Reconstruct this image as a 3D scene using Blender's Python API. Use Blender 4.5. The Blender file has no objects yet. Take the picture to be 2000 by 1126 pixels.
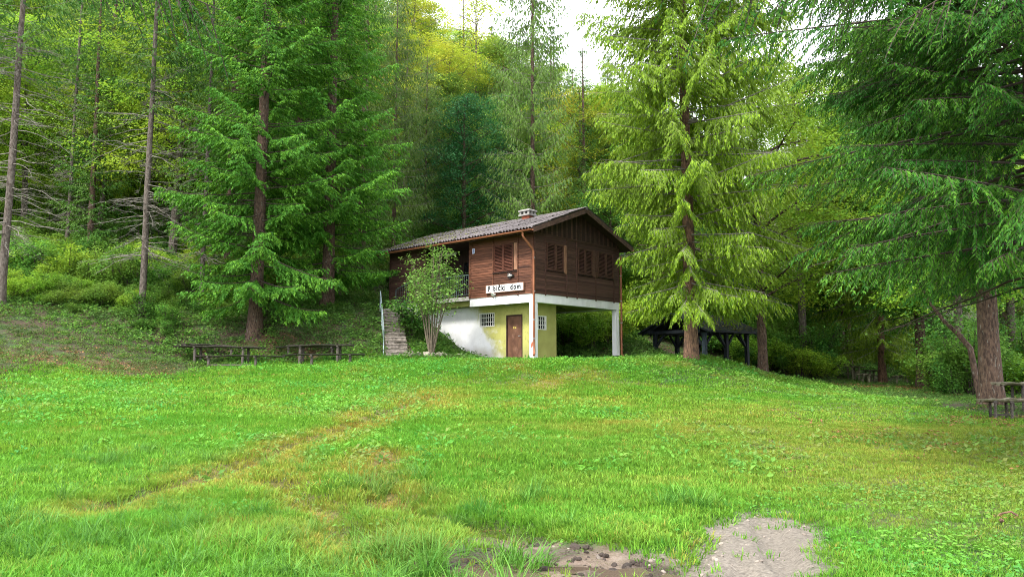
import bpy, math, random
import numpy as np
from mathutils import Vector, Matrix, Euler
R = math.radians
scene = bpy.context.scene
col = scene.collection

# ---------------------------------------------------------------- camera
F_PX, HORIZON, EYE = 1450.0, 715.0, 1.6          # measured on the 2000 px wide photograph
PITCH = math.atan((HORIZON - 563.0) / F_PX)
cam_d = bpy.data.cameras.new('camera'); cam = bpy.data.objects.new('camera', cam_d); col.objects.link(cam)
cam.location = (0, 0, EYE); cam.rotation_euler = (R(90) + PITCH, 0, 0)
cam_d.sensor_width = 36; cam_d.sensor_fit = 'HORIZONTAL'; cam_d.lens = F_PX / 2000 * 36
cam_d.clip_start = .05; cam_d.clip_end = 3000
scene.camera = cam

# ---------------------------------------------------------------- overcast sky and soft sun
world = bpy.data.worlds.new('World'); scene.world = world; world.use_nodes = True
SUN_EL, SUN_AZ = R(52), R(222)                    # azimuth clockwise from +Y: behind the camera, to its left
nt = world.node_tree; nt.nodes.clear()
sky = nt.nodes.new('ShaderNodeTexSky'); sky.sky_type = 'NISHITA'; sky.sun_disc = False
sky.sun_elevation = SUN_EL; sky.sun_rotation = SUN_AZ; sky.dust_density = 4.0; sky.air_density = 1.0
cloud = nt.nodes.new('ShaderNodeMix'); cloud.data_type = 'RGBA'; cloud.inputs[0].default_value = .86
cloud.inputs[7].default_value = (8.6, 8.7, 9.2, 1)    # an even, bright cloud layer
bg = nt.nodes.new('ShaderNodeBackground'); bg.inputs[1].default_value = .108
wo = nt.nodes.new('ShaderNodeOutputWorld')
nt.links.new(sky.outputs[0], cloud.inputs[6]); nt.links.new(cloud.outputs[2], bg.inputs[0]); nt.links.new(bg.outputs[0], wo.inputs[0])
sun_d = bpy.data.lights.new('sun', 'SUN'); sun = bpy.data.objects.new('sun', sun_d); col.objects.link(sun)
sun_d.energy = 1.5; sun_d.angle = R(10); sun_d.color = (1, .95, .86)
sd = Vector((math.sin(SUN_AZ) * math.cos(SUN_EL), math.cos(SUN_AZ) * math.cos(SUN_EL), math.sin(SUN_EL)))
sun.rotation_euler = sd.to_track_quat('Z', 'Y').to_euler(); sun.location = sd * 60
vs = scene.view_settings
vs.view_transform = 'Standard'; vs.look = 'None'; vs.exposure = 2.0; vs.gamma = 1; vs.use_curve_mapping = False
scene.cycles.max_bounces = 5; scene.cycles.diffuse_bounces = 4; scene.cycles.glossy_bounces = 2
scene.cycles.transmission_bounces = 4; scene.cycles.transparent_max_bounces = 4
scene.cycles.use_denoising = True; scene.cycles.denoiser = 'OPENIMAGEDENOISE'; scene.cycles.denoising_input_passes = 'RGB_ALBEDO_NORMAL'; scene.cycles.denoising_prefilter = 'NONE'; scene.cycles.denoising_quality = 'HIGH'; scene.cycles.filter_width = 1.0; scene.cycles.use_adaptive_sampling = True; scene.cycles.adaptive_threshold = .016

# ---------------------------------------------------------------- helpers
def vnoise(x, y, scale=1.0, seed=0):
    x = np.asarray(x, float) / scale; y = np.asarray(y, float) / scale
    xi = np.floor(x).astype(np.int64); yi = np.floor(y).astype(np.int64)
    fx = x - xi; fy = y - yi; fx = fx * fx * (3 - 2 * fx); fy = fy * fy * (3 - 2 * fy)
    def h(a, b):
        n = (a * 374761393 + b * 668265263 + seed * 1442695041) & 0x7fffffff
        n = ((n ^ (n >> 13)) * 1274126177) & 0x7fffffff
        return ((n ^ (n >> 16)) & 0xffff) / 65535.0
    return (h(xi, yi) * (1 - fx) + h(xi + 1, yi) * fx) * (1 - fy) + (h(xi, yi + 1) * (1 - fx) + h(xi + 1, yi + 1) * fx) * fy
def fbm(x, y, scale, seed=0, o=3):
    s = 0; a = .5; t = 0
    for i in range(o):
        s = s + a * vnoise(x, y, scale / 2 ** i, seed + i * 17); t += a; a *= .55
    return s / t
def smooth(e0, e1, x):
    t = np.clip((np.asarray(x, float) - e0) / (e1 - e0), 0, 1); return t * t * (3 - 2 * t)
def unit(a): return a / np.maximum(np.linalg.norm(a, axis=-1, keepdims=True), 1e-9)

def link(o, parent=None):
    col.objects.link(o)
    if parent is not None: o.parent = parent
    return o
def mesh_np(name, V, Q, mats=(), midx=None, smooth_=False):
    """V (n,3), Q (m,4) with -1 in the last slot for triangles"""
    V = np.asarray(V, np.float32); Q = np.asarray(Q, np.int32)
    me = bpy.data.meshes.new(name)
    me.vertices.add(len(V)); me.vertices.foreach_set('co', V.ravel())
    tri = Q[:, 3] < 0; cnt = np.where(tri, 3, 4)
    flat = Q.ravel(); flat = flat[flat >= 0]
    me.loops.add(len(flat)); me.loops.foreach_set('vertex_index', flat)
    me.polygons.add(len(Q)); st = np.concatenate(([0], np.cumsum(cnt)[:-1])).astype(np.int32)
    me.polygons.foreach_set('loop_start', st)
    if midx is not None: me.polygons.foreach_set('material_index', np.asarray(midx, np.int32))
    me.polygons.foreach_set('use_smooth', np.full(len(Q), smooth_))
    for m in mats: me.materials.append(m)
    me.update(calc_edges=True); return me
def mobj(name, me, parent=None, loc=(0, 0, 0)):
    o = bpy.data.objects.new(name, me); o.location = loc; return link(o, parent)
def empty(name, loc, rz=0, label=None, cat=None, group=None):
    o = bpy.data.objects.new(name, None); o.empty_display_size = .3; o.location = loc; o.rotation_euler = (0, 0, rz); link(o)
    tag(o, label, cat, group); return o
def tag(o, label=None, cat=None, group=None, kind=None):
    if label: o['label'] = label
    if cat: o['category'] = cat
    if group: o['group'] = group
    if kind: o['kind'] = kind
    return o
class MB:
    """collects boxes, tubes and loose quads into one mesh"""
    def __init__(s): s.V = []; s.Q = []; s.n = 0
    def add(s, V, Q):
        V = np.asarray(V, float); Q = np.asarray(Q, int)
        if Q.shape[1] == 3: Q = np.hstack([Q, np.full((len(Q), 1), -1)])
        s.V.append(V); s.Q.append(np.where(Q < 0, -1, Q + s.n)); s.n += len(V); return s
    def box(s, x, y, z, M=None):
        V = np.array([[a, b, c] for c in z for b in y for a in x], float)
        if M is not None: V = np.array([M @ Vector(v) for v in V])
        return s.add(V, [[0, 2, 3, 1], [4, 5, 7, 6], [0, 1, 5, 4], [2, 6, 7, 3], [0, 4, 6, 2], [1, 3, 7, 5]])
    def bar(s, a, b, w, h, up=(0, 0, 1)):
        a = np.array(a, float); b = np.array(b, float); d = unit(b - a); up = np.array(up, float)
        if abs(d @ up) > .98: up = np.array([1., 0, 0])
        sx = unit(np.cross(d, up)) * w / 2; sz = unit(np.cross(sx, d)) * h / 2
        V = [p + i * sx + j * sz for p in (a, b) for j in (-1, 1) for i in (-1, 1)]
        return s.add(V, [[0, 1, 3, 2], [4, 6, 7, 5], [0, 4, 5, 1], [2, 3, 7, 6], [0, 2, 6, 4], [1, 5, 7, 3]])
    def tube(s, P, rad, k=8, cap=True):
        P = np.array(P, float); m = len(P); rad = np.broadcast_to(np.array(rad, float), (m,))
        V, Q = tubes(P[None], rad[None], k)
        s.add(V, Q)
        if cap:
            s.Q.append(np.array([[s.n - k * m + (k - 1 - i), s.n - k * m + (k - 2 - i), s.n - k * m, -1] for i in range(1, k - 1)][::-1]).reshape(-1, 4))
            s.Q.append(np.array([[s.n - k, s.n - k + i, s.n - k + i + 1, -1] for i in range(1, k - 1)]).reshape(-1, 4))
        return s
    def mesh(s, name, mats=(), smooth_=False):
        return mesh_np(name, np.concatenate(s.V), np.concatenate(s.Q), mats, None, smooth_)
    def obj(s, name, m, parent=None, smooth_=False, loc=(0, 0, 0)):
        return mobj(name, s.mesh(name, [m], smooth_), parent, loc)
def tubes(P, rad, k=4):
    """many tubes at once: P (n,m,3), rad (n,m)"""
    n, m, _ = P.shape
    T = np.empty_like(P); T[:, 1:-1] = P[:, 2:] - P[:, :-2]; T[:, 0] = P[:, 1] - P[:, 0]; T[:, -1] = P[:, -1] - P[:, -2]
    T = unit(T)
    ref = np.where(np.abs(T[:, :1, 2:3]) > .85, np.array([[[1., .2, 0]]]), np.array([[[0, 0, 1.]]]))
    X = unit(np.cross(T, np.broadcast_to(ref, T.shape))); Y = np.cross(X, T)
    a = np.arange(k) * 2 * math.pi / k
    V = P[:, :, None] + rad[:, :, None, None] * (np.cos(a)[None, None, :, None] * X[:, :, None] + np.sin(a)[None, None, :, None] * Y[:, :, None])
    i, j, l = np.meshgrid(np.arange(n), np.arange(m - 1), np.arange(k), indexing='ij')
    b = (i * m + j) * k; l2 = (l + 1) % k
    Q = np.stack([b + l, b + k + l, b + k + l2, b + l2], -1).reshape(-1, 4)
    return V.reshape(-1, 3), Q
def kites(B, D, S, L, W, bend=None, mid=.42):
    """leaf / needle-twig shaped quads"""
    n = len(B); L = np.broadcast_to(L, (n,))[:, None]; W = np.broadcast_to(W, (n,))[:, None]
    tip = B + D * L
    if bend is not None: tip = tip + bend
    m = B + D * L * mid
    V = np.stack([B, m + S * W / 2, tip, m - S * W / 2], 1).reshape(-1, 3)
    return V, np.arange(n * 4).reshape(-1, 4)

# ---------------------------------------------------------------- materials
def new_mat(name):
    m = bpy.data.materials.new(name); m.use_nodes = True; n = m.node_tree.nodes; n.clear()
    out = n.new('ShaderNodeOutputMaterial'); return m, m.node_tree, out
def N(nt, t, **kw):
    n = nt.nodes.new('ShaderNode' + t)
    for k, v in kw.items(): setattr(n, k, v)
    return n
def mixc(nt, f, a, b, mode='MIX'):
    m = N(nt, 'Mix', data_type='RGBA', blend_type=mode)
    for sock, v in ((m.inputs[0], f), (m.inputs[6], a), (m.inputs[7], b)):
        if hasattr(v, 'is_output'): nt.links.new(v, sock)
        elif isinstance(v, (int, float)): sock.default_value = v
        else: sock.default_value = (*v, 1)
    return m.outputs[2]
def mth(nt, op, a, b=0, c=None, clamp=False):
    m = N(nt, 'Math', operation=op, use_clamp=clamp)
    for i, v in enumerate((a, b) if c is None else (a, b, c)):
        if hasattr(v, 'is_output'): nt.links.new(v, m.inputs[i])
        else: m.inputs[i].default_value = v
    return m.outputs[0]
def mapr(nt, v, a, b, c=0., d=1., smooth_=False):
    m = N(nt, 'MapRange'); nt.links.new(v, m.inputs[0])
    if smooth_: m.interpolation_type = 'SMOOTHSTEP'
    for i, q in enumerate((a, b, c, d)): m.inputs[1 + i].default_value = q
    return m.outputs[0]
def noise(nt, vec, scale, detail=4, rough=.55):
    n = N(nt, 'TexNoise'); n.inputs['Scale'].default_value = scale; n.inputs['Detail'].default_value = detail; n.inputs['Roughness'].default_value = rough
    if vec is not None: nt.links.new(vec, n.inputs['Vector'])
    return n.outputs[0]
def bsdf(nt, out, colr, rough=.8, spec=.3, bump=None, bstr=.3, bdist=.02, metal=0):
    b = N(nt, 'BsdfPrincipled'); b.inputs['Roughness'].default_value = rough if not hasattr(rough, 'is_output') else .5
    if hasattr(rough, 'is_output'): nt.links.new(rough, b.inputs['Roughness'])
    b.inputs['Specular IOR Level'].default_value = spec; b.inputs['Metallic'].default_value = metal
    if hasattr(colr, 'is_output'): nt.links.new(colr, b.inputs['Base Color'])
    else: b.inputs['Base Color'].default_value = (*colr, 1)
    if bump is not None:
        bp = N(nt, 'Bump'); bp.inputs['Strength'].default_value = bstr; bp.inputs['Distance'].default_value = bdist
        nt.links.new(bump, bp.inputs['Height']); nt.links.new(bp.outputs[0], b.inputs['Normal'])
    nt.links.new(b.outputs[0], out.inputs[0]); return b
def pm(name, c1, c2, scale=6., rough=.8, stretch=(1, 1, 1), objrand=.0, bump=.3, spec=.25, metal=0, detail=5, c3=None, s3=1.5, t3=(.55, .7)):
    """mottled procedural surface: two tones, optional third stain tone, relief, per-object tone"""
    m, nt, out = new_mat(name)
    tc = N(nt, 'TexCoord').outputs['Object']
    mp = N(nt, 'Mapping'); mp.inputs['Scale'].default_value = stretch; nt.links.new(tc, mp.inputs[0])
    oi = N(nt, 'ObjectInfo')
    add = N(nt, 'VectorMath', operation='ADD'); nt.links.new(mp.outputs[0], add.inputs[0])
    sc = N(nt, 'VectorMath', operation='SCALE'); sc.inputs[0].default_value = (37, 91, 53); nt.links.new(oi.outputs['Random'], sc.inputs['Scale'])
    nt.links.new(sc.outputs[0], add.inputs[1])
    n1 = noise(nt, add.outputs[0], scale, detail)
    c = mixc(nt, mapr(nt, n1, .36, .64), c1, c2)
    if c3 is not None:
        n3 = noise(nt, add.outputs[0], s3, 4); c = mixc(nt, mapr(nt, n3, t3[0], t3[1]), c, c3)
    if objrand:
        hs = N(nt, 'HueSaturation'); nt.links.new(mapr(nt, oi.outputs['Random'], 0, 1, 1 - objrand, 1 + objrand), hs.inputs['Value']); nt.links.new(c, hs.inputs['Color']); c = hs.outputs[0]
    n2 = noise(nt, add.outputs[0], scale * 3, 4)
    bsdf(nt, out, c, rough, spec, n2 if bump else None, bump, .02, metal); return m
def leaf_mat(name, c1, c2, c3=None, patch=.5, trans=.35, rough=.6, spec=.14, objv=.12, tint=None, tintamt=True, huej=.0):
    """foliage: tone per leaf, larger patches of a third tone, tone per tree, light passing through"""
    m, nt, out = new_mat(name)
    g = N(nt, 'NewGeometry'); oi = N(nt, 'ObjectInfo')
    c = mixc(nt, g.outputs['Random Per Island'], c1, c2)
    if c3 is not None:
        n = noise(nt, g.outputs['Position'], patch, 3); c = mixc(nt, mapr(nt, n, .42, .66), c, c3)
    if tint is not None:
        at = N(nt, 'Attribute', attribute_type='INSTANCER', attribute_name='tint'); c = mixc(nt, at.outputs['Fac'], c, tint)
    hs = N(nt, 'HueSaturation'); nt.links.new(mapr(nt, oi.outputs['Random'], 0, 1, 1 - objv, 1 + objv), hs.inputs['Value'])
    nt.links.new(mapr(nt, g.outputs['Random Per Island'], 0, 1, .5 - huej, .5 + huej), hs.inputs['Hue']); nt.links.new(c, hs.inputs['Color']); c = hs.outputs[0]
    b = N(nt, 'BsdfPrincipled'); b.inputs['Roughness'].default_value = rough; b.inputs['Specular IOR Level'].default_value = spec
    nt.links.new(c, b.inputs['Base Color'])
    t = N(nt, 'BsdfTranslucent'); hs2 = N(nt, 'HueSaturation'); hs2.inputs['Hue'].default_value = .485; hs2.inputs['Value'].default_value = 1.25
    nt.links.new(c, hs2.inputs['Color']); nt.links.new(hs2.outputs[0], t.inputs[0])
    mx = N(nt, 'MixShader'); mx.inputs[0].default_value = trans
    nt.links.new(b.outputs[0], mx.inputs[1]); nt.links.new(t.outputs[0], mx.inputs[2]); nt.links.new(mx.outputs[0], out.inputs[0]); return m
M = {}
M['wood_front'] = pm('stained_wood_front', (.152, .060, .034), (.070, .029, .017), 5, .62, (.5, .5, 6), .28, .25, c3=(.03, .012, .009), s3=.8)
M['wood_gable'] = pm('stained_wood_gable', (.095, .046, .035), (.048, .025, .019), 5, .65, (.5, .5, 6), .25, .25)
M['wood_dark'] = pm('dark_stained_wood', (.046, .023, .018), (.022, .012, .010), 6, .7, (3, 3, .5), .2, .2)
M['wood_core'] = pm('wall_core_wood', (.016, .009, .007), (.010, .006, .005), 6, .8)
M['shutter'] = pm('shutter_wood', (.115, .040, .024), (.060, .022, .014), 5, .6, (.6, .6, 6), .2, .2)
M['shutter_gable'] = pm('shutter_wood_gable', (.105, .048, .034), (.055, .026, .019), 5, .62, (.6, .6, 6), .2, .2)
M['bare_wood'] = pm('bleached_board', (.30, .16, .10), (.19, .09, .055), 7, .7, (2, 2, .4), .15, .2)
M['barge'] = pm('barge_board_wood', (.11, .062, .048), (.055, .032, .026), 6, .7, (1, .4, 1), .15, .2)
M['roofing'] = pm('fibre_cement_roofing', (.155, .138, .140), (.075, .066, .068), 5, .95, (1, 1, 1), .16, .4, c3=(.075, .07, .06), s3=2.2)
M['moss'] = leaf_mat('moss', (.10, .13, .03), (.17, .16, .05), trans=.15)
M['copper'] = pm('painted_copper_gutter', (.30, .115, .055), (.19, .068, .034), 3, .5, (1, 1, .6), .05, .1, spec=.4, metal=.15)
M['zinc'] = pm('grey_zinc', (.35, .39, .42), (.25, .28, .3), 4, .45, spec=.5, metal=.3)
M['white_plaster'] = pm('white_plaster', (.80, .80, .82), (.70, .70, .73), 3, .85, (1, 1, .5), 0, .15, c3=(.60, .59, .58), s3=1.2, t3=(.55, .8))
M['metal_door'] = pm('rust_brown_metal_door', (.135, .062, .036), (.082, .036, .022), 3.5, .55, (1, 1, .8), 0, .2, c3=(.19, .10, .065), s3=2.5, t3=(.58, .75), spec=.4)
M['white_paint'] = pm('white_paint', (.75, .74, .72), (.6, .58, .55), 6, .6)
M['black'] = pm('black_paint', (.012, .012, .013), (.02, .02, .022), 5, .5, spec=.4)
M['glass'] = pm('dark_window_glass', (.008, .009, .010), (.012, .013, .014), 2, .12, bump=0, spec=.5)
M['rail_green'] = pm('green_grey_rail_paint', (.075, .115, .115), (.045, .07, .07), 6, .5, spec=.4)
M['rail_pale'] = pm('pale_galvanised_pipe', (.33, .41, .42), (.22, .28, .29), 6, .45, spec=.5, metal=.2)
M['concrete'] = pm('weathered_concrete', (.32, .28, .24), (.17, .145, .12), 7, .9, c3=(.055, .048, .035), s3=3, t3=(.5, .68), objrand=.15)
M['concrete_pale'] = pm('pale_concrete', (.34, .33, .315), (.24, .23, .215), 6, .9, c3=(.2, .18, .16), s3=3)
M['stone'] = pm('field_stone', (.30, .27, .23), (.17, .15, .125), 7, .9, objrand=.25, c3=(.09, .11, .05), s3=4)
M['brick'] = pm('chimney_brick', (.40, .12, .065), (.29, .085, .05), 9, .85)
M['log'] = pm('weathered_bench_wood', (.115, .098, .085), (.055, .047, .042), 8, .85, (4, .6, 4), .2, .4, c3=(.085, .105, .035), s3=2.5, t3=(.58, .7))
M['log_mossy'] = pm('mossy_bench_wood', (.27, .24, .17), (.16, .145, .10), 8, .85, (4, .6, 4), .2, .4, c3=(.11, .135, .045), s3=2.0, t3=(.5, .65))
M['pavilion'] = pm('dark_tarred_timber', (.016, .021, .027), (.009, .012, .016), 6, .6, (3, 3, .5), .25)
M['pavilion_front'] = pm('blue_grey_timber', (.045, .065, .078), (.028, .042, .052), 6, .6, (3, 3, .5), .1)
M['bark_red'] = pm('spruce_bark_reddish', (.23, .135, .085), (.085, .050, .036), 18, .95, (1, 1, .35), .15, .9, c3=(.05, .034, .026), s3=7, t3=(.52, .66))
M['bark_dark'] = pm('spruce_bark_dark', (.135, .088, .062), (.040, .026, .020), 20, .95, (1, 1, .35), .15, 1., c3=(.20, .19, .16), s3=14, t3=(.60, .70))
M['bark_grey'] = pm('lichen_grey_bark', (.17, .145, .122), (.060, .046, .038), 18, .95, (1, 1, .4), .15, .8, c3=(.075, .055, .045), s3=6)
M['twig'] = pm('bare_twig', (.25, .235, .205), (.14, .12, .10), 5, .9, bump=0)
M['twig_dark'] = pm('dark_twig', (.075, .058, .045), (.042, .032, .026), 5, .9, bump=0)
M['stem'] = pm('shrub_stem', (.17, .14, .10), (.10, .08, .06), 8, .9)
# foliage
M['spruce_bright'] = leaf_mat('spruce_needles_bright', (.018, .085, .010), (.15, .36, .030), (.055, .19, .02), .9, .32)
M['spruce_mid'] = leaf_mat('spruce_needles_mid', (.018, .070, .014), (.085, .20, .028), (.10, .18, .03), .3, .3, objv=.2)
M['spruce_lime'] = leaf_mat('spruce_needles_lime', (.060, .150, .008), (.26, .41, .022), (.17, .27, .03), .9, .35)
M['spruce_near'] = leaf_mat('spruce_needles_near', (.008, .052, .008), (.11, .28, .022), (.022, .11, .012), 1.2, .30)
M['spruce_grey'] = leaf_mat('sparse_needles_grey_green', (.030, .075, .016), (.13, .23, .04), (.10, .19, .025), .8, .32)
M['leaf_light'] = leaf_mat('broadleaf_light', (.10, .25, .022), (.23, .42, .040), (.28, .40, .035), .25, .42, objv=.15)
M['leaf_mid'] = leaf_mat('broadleaf_mid', (.040, .135, .028), (.10, .24, .035), (.15, .24, .03), .22, .38, objv=.2)
M['leaf_dark'] = leaf_mat('broadleaf_dark', (.014, .085, .030), (.045, .17, .045), None, .3, .3, objv=.15)
M['leaf_yellow'] = leaf_mat('broadleaf_yellowing', (.16, .28, .025), (.32, .40, .035), (.33, .34, .03), .4, .42)
M['leaf_shrub'] = leaf_mat('shrub_leaves', (.085, .22, .040), (.24, .40, .10), (.14, .27, .04), 1.2, .35)
M['bush'] = leaf_mat('undergrowth_leaves', (.030, .125, .020), (.13, .30, .040), (.18, .29, .035), .3, .40, objv=.25)
M['bush_right'] = leaf_mat('undergrowth_leaves_right', (.025, .115, .025), (.11, .29, .040), (.16, .30, .04), .35, .40, objv=.25)
M['grass'] = leaf_mat('lawn_blades', (.040, .140, .012), (.20, .42, .042), (.095, .29, .025), .45, .35, .6, .15, tint=(.38, .29, .06))
M['grass_tall'] = leaf_mat('tall_grass_blades', (.024, .11, .012), (.15, .35, .050), (.050, .19, .02), .8, .35, .55, .2, tint=(.33, .30, .06))
M['weed'] = leaf_mat('broad_weed_leaves', (.075, .26, .022), (.175, .42, .050), (.06, .29, .05), .8, .35, .55, .2, tint=(.20, .22, .06))
M['cover'] = leaf_mat('forest_ground_cover', (.045, .16, .025), (.15, .31, .045), (.06, .13, .03), .5, .33, tint=(.11, .09, .035))
M['litter'] = leaf_mat('fallen_leaves', (.16, .072, .030), (.36, .21, .085), (.24, .13, .05), 1., .15, .7, .2, objv=.2)

# ---------------------------------------------------------------- terrain
ANG = R(47.5)
HC = np.array([.93, 31.5])                         # the house's nearest corner
DU = np.array([-math.sin(ANG), math.cos(ANG)]); DV = np.array([math.cos(ANG), math.sin(ANG)])
def hw(v, u): return HC + DV * v + DU * u
CP = [(-8, -6, 0), (0, -6, 0), (8, -6, 0), (-5, 2, 0), (5, 2, 0), (-5, 6, 0), (0, 6, 0), (5, 6, 0), (-9, 12, .22), (-3, 12, .1), (3, 12, .1), (9, 12, .16),
      (-12, 18, .78), (-5, 18, .5), (0, 18, .48), (6, 18, .36), (12, 18, .33), (12.9, 20.8, .48), (16, 20, .40),
      (-17, 24.6, 1.85), (-11, 24, 1.05), (-5, 24, .95), (0, 24, .85), (5, 24, .78), (9.5, 24, .60), (13, 24, .56),
      (-10, 29.5, 1.68), (-6, 29.7, 1.75), (-13.2, 29.2, 1.72), (-1.5, 29.5, 1.78), (2, 29.3, 1.80), (5, 29, 1.78), (7.3, 30, 1.86), (8.6, 30.5, 1.84), (10.2, 29.5, .92), (9.5, 30, 1.42), (0, 25.5, .98), (5, 25.4, .92), (7.6, 26, .86), (2, 27.6, 1.62), (6, 27.9, 1.60), (12.5, 30, .74), (10, 27, .8), (-12.3, 31.2, 1.85), (-9.3, 31.3, 1.86), (-6.8, 31.0, 1.84), (17, 34, .60), (22, 40, .66), (19, 27, .55),
      (1, 31.5, 1.84), (4, 32, 1.84), (9, 35, 1.6), (9.8, 39, 1.15), (13, 36, .9), (21.5, 45, .7), (16, 40, .8), (25, 35, .8),
      (-5, 31.6, 1.9), (-3.6, 32.6, 2.12), (-5.6, 35.4, 3.85), (-6.2, 37.2, 4.45), (-3.9, 35.0, 3.0), (-7.2, 32.5, 2.6),
      (*hw(.7, 3.5), 1.9), (*hw(3, 1.5), 1.9), (*hw(.7, 4.6), 2.1), (*hw(.6, 7), 3.5), (*hw(0, 9.8), 4.5), (*hw(6.4, 9.8), 5.0), (*hw(6.4, 0), 1.88), (*hw(6.4, 3.3), 2.3), (*hw(8.8, 1), 2.8),
      (5, 42.5, 3.8), (3, 47, 6), (-16.5, 33, 3.8), (-14.6, 35, 4.1), (-11.5, 33, 3.6), (-9.2, 37, 4.66), (-8.6, 42, 5.95), (-21.4, 31, 4.2), (-20, 28, 3.0), (-17, 20, 1.2), (-24, 20, 2.6),
      (-30, 45, 9), (-30, 60, 17), (-30, 95, 38), (-60, 40, 16), (-60, 80, 40), (-40, 20, 7), (-60, 0, 8), (-30, 0, 2), (-14, 45, 7.6), (-10, 60, 15), (0, 62, 14), (0, 85, 27), (15, 50, 5.5), (15, 62, 10.5), (15, 85, 20),
      (30, 50, 1.6), (32, 65, 4.5), (40, 95, 14), (60, 50, 2.5), (40, 25, .6), (60, 0, .4), (20, 5, .3), (25, 30, .6), (0, -40, -.5), (60, -40, 0), (-60, -40, 5), (100, 40, 5), (-110, 40, 30), (0, 150, 50), (100, 150, 30), (-100, 150, 60)]
CP = np.array(CP, float)
def _phi(d2): return np.where(d2 > 1e-9, .5 * d2 * np.log(np.maximum(d2, 1e-9)), 0)
_n = len(CP); _K = _phi(((CP[:, None, :2] - CP[None, :, :2]) ** 2).sum(-1)) + np.eye(_n) * .6
_P = np.hstack([np.ones((_n, 1)), CP[:, :2]]); _A = np.block([[_K, _P], [_P.T, np.zeros((3, 3))]])
_W = np.linalg.solve(_A, np.concatenate([CP[:, 2], np.zeros(3)]))
def base_z(x, y):
    x = np.asarray(x, float); y = np.asarray(y, float); sh = x.shape; x = x.ravel(); y = y.ravel(); o = np.empty(len(x))
    for i in range(0, len(x), 20000):
        a = np.stack([x[i:i + 20000], y[i:i + 20000]], 1); d2 = ((a[:, None] - CP[None, :, :2]) ** 2).sum(-1)
        o[i:i + 20000] = _phi(d2) @ _W[:_n] + _W[_n] + a @ _W[_n + 1:]
    return o.reshape(sh)
def seg_d(x, y, pts):
    """distance to a polyline"""
    d = np.full(np.shape(x), 1e9)
    for (ax, ay), (bx, by) in zip(pts[:-1], pts[1:]):
        t = np.clip(((x - ax) * (bx - ax) + (y - ay) * (by - ay)) / ((bx - ax) ** 2 + (by - ay) ** 2), 0, 1)
        d = np.minimum(d, np.hypot(x - ax - t * (bx - ax), y - ay - t * (by - ay)))
    return d
RUTS = [[(-2.3, 21.5), (-3.3, 16.6), (-4.0, 13.2), (-4.2, 10.6), (-4.7, 8.6)], [(-2.0, 12.6), (-1.9, 10.6), (-1.3, 8.6), (.2, 7.4)], [(-3.1, 10.2), (-2.2, 8.6), (-1.3, 7.0)]]
TRACKS = [[(2.1, 3.6), (2.25, 6.4), (2.75, 8.4), (3.3, 10.5)], [(.9, 4.0), (1.2, 5.6), (1.9, 7.4)]]
def rut_m(x, y):
    wob = (fbm(x, y, .9, 5) - .5) * .7
    return np.max([smooth(.42, .08, seg_d(x, y, r) + wob * .6) for r in RUTS], 0)
def dry_m(x, y):
    wob = (fbm(x, y, 1.6, 9) - .5)
    a = np.max([smooth(.95, .15, seg_d(x, y, r) + wob * 1.6) for r in RUTS], 0)
    b = smooth(2.2, .3, np.hypot((x + 2.3) * .9, (y - 20.5) * .5) + wob * 2) * .8
    c = smooth(6, 1, np.hypot((x - 7.0) * .9, (y - 13.5) * .5) + wob * 4) * .5
    d = smooth(.52, .72, fbm(x, y, 2.6, 31)) * .5 * smooth(-4, 2, x) + smooth(.55, .75, fbm(x, y, 1.1, 33)) * .3
    return np.clip(np.max([a * (.62 + .38 * smooth(.4, .6, fbm(x, y, .8, 77))), b, c, d], 0), 0, 1)
def mud_m(x, y):
    wob = (fbm(x, y, 1.1, 3) - .5) * 1.1 + (fbm(x, y, .3, 4) - .5) * .7
    a = smooth(1.15, .35, np.hypot((x - 1.85 - .36 * (y - 5.8)) / .85, (y - 6.6) / 2.4) + wob * .5)
    b = smooth(1.1, .45, np.hypot((x - .28) / 1.5, (y - 6.2) / .85) + wob * .55)
    c = smooth(1.0, .4, np.hypot((x + .1) / .6, (y - 7.3) / .7) + wob * .7)
    e = smooth(1.0, .4, np.hypot((x + 1.0) / .7, (y - 6.9) / .4) + wob * .9) * .8
    return np.max([a, b, c, e], 0)
def wood_m(x, y):
    """1 on the forest floor, 0 on the open lawn"""
    wob = (fbm(x, y, 3.0, 21) - .5) * 3
    left = smooth(0, 2.5, (y - 30.2) + wob * .6 - .0 * x) * smooth(-3.2, -5.2, x)
    left2 = smooth(-12.5, -16.5, x + (y - 22) * .35 + wob) * smooth(16, 21, y)
    left2 = np.maximum(left2, smooth(23.2, 26.2, y + wob * .6) * smooth(-10.4, -12.8, x + wob * .5))
    right = smooth(0, 2.5, x - (10.6 + .10 * np.abs(y - 20)) + wob * .5) * smooth(8, 13, y)
    rb = smooth(31, 34, y + wob * .5) * smooth(8.0, 10.0, x)
    back = smooth(36, 39, y + wob * .3)
    return np.clip(np.max([left, left2, right, rb, back], 0), 0, 1)
def litter_m(x, y):
    wob = (fbm(x, y, 1.5, 41) - .5) * 2
    a = smooth(2.0, .5, np.hypot((x - 11.4) / 1.2, (y - 17.2) / 1.2) + wob * .8)
    b = smooth(2.0, .6, np.hypot((x - 15.6) / 2.6, (y - 36) / 2.5) + wob * .5)
    c = smooth(2.2, .6, np.hypot((x + 9.8) / 1.6, (y - 32.0) / .6) + wob * .7) * .4
    d = smooth(2.4, .4, np.hypot((x + 14.5) / 2.8, (y - 25.5) / 2.0) + wob * .6) * .42
    e = smooth(4.2, 7.5, x + wob * 1.2) * smooth(22, 17, y) * smooth(5, 7, y) * .22
    return np.max([a, b, c, d, e], 0)
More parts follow.
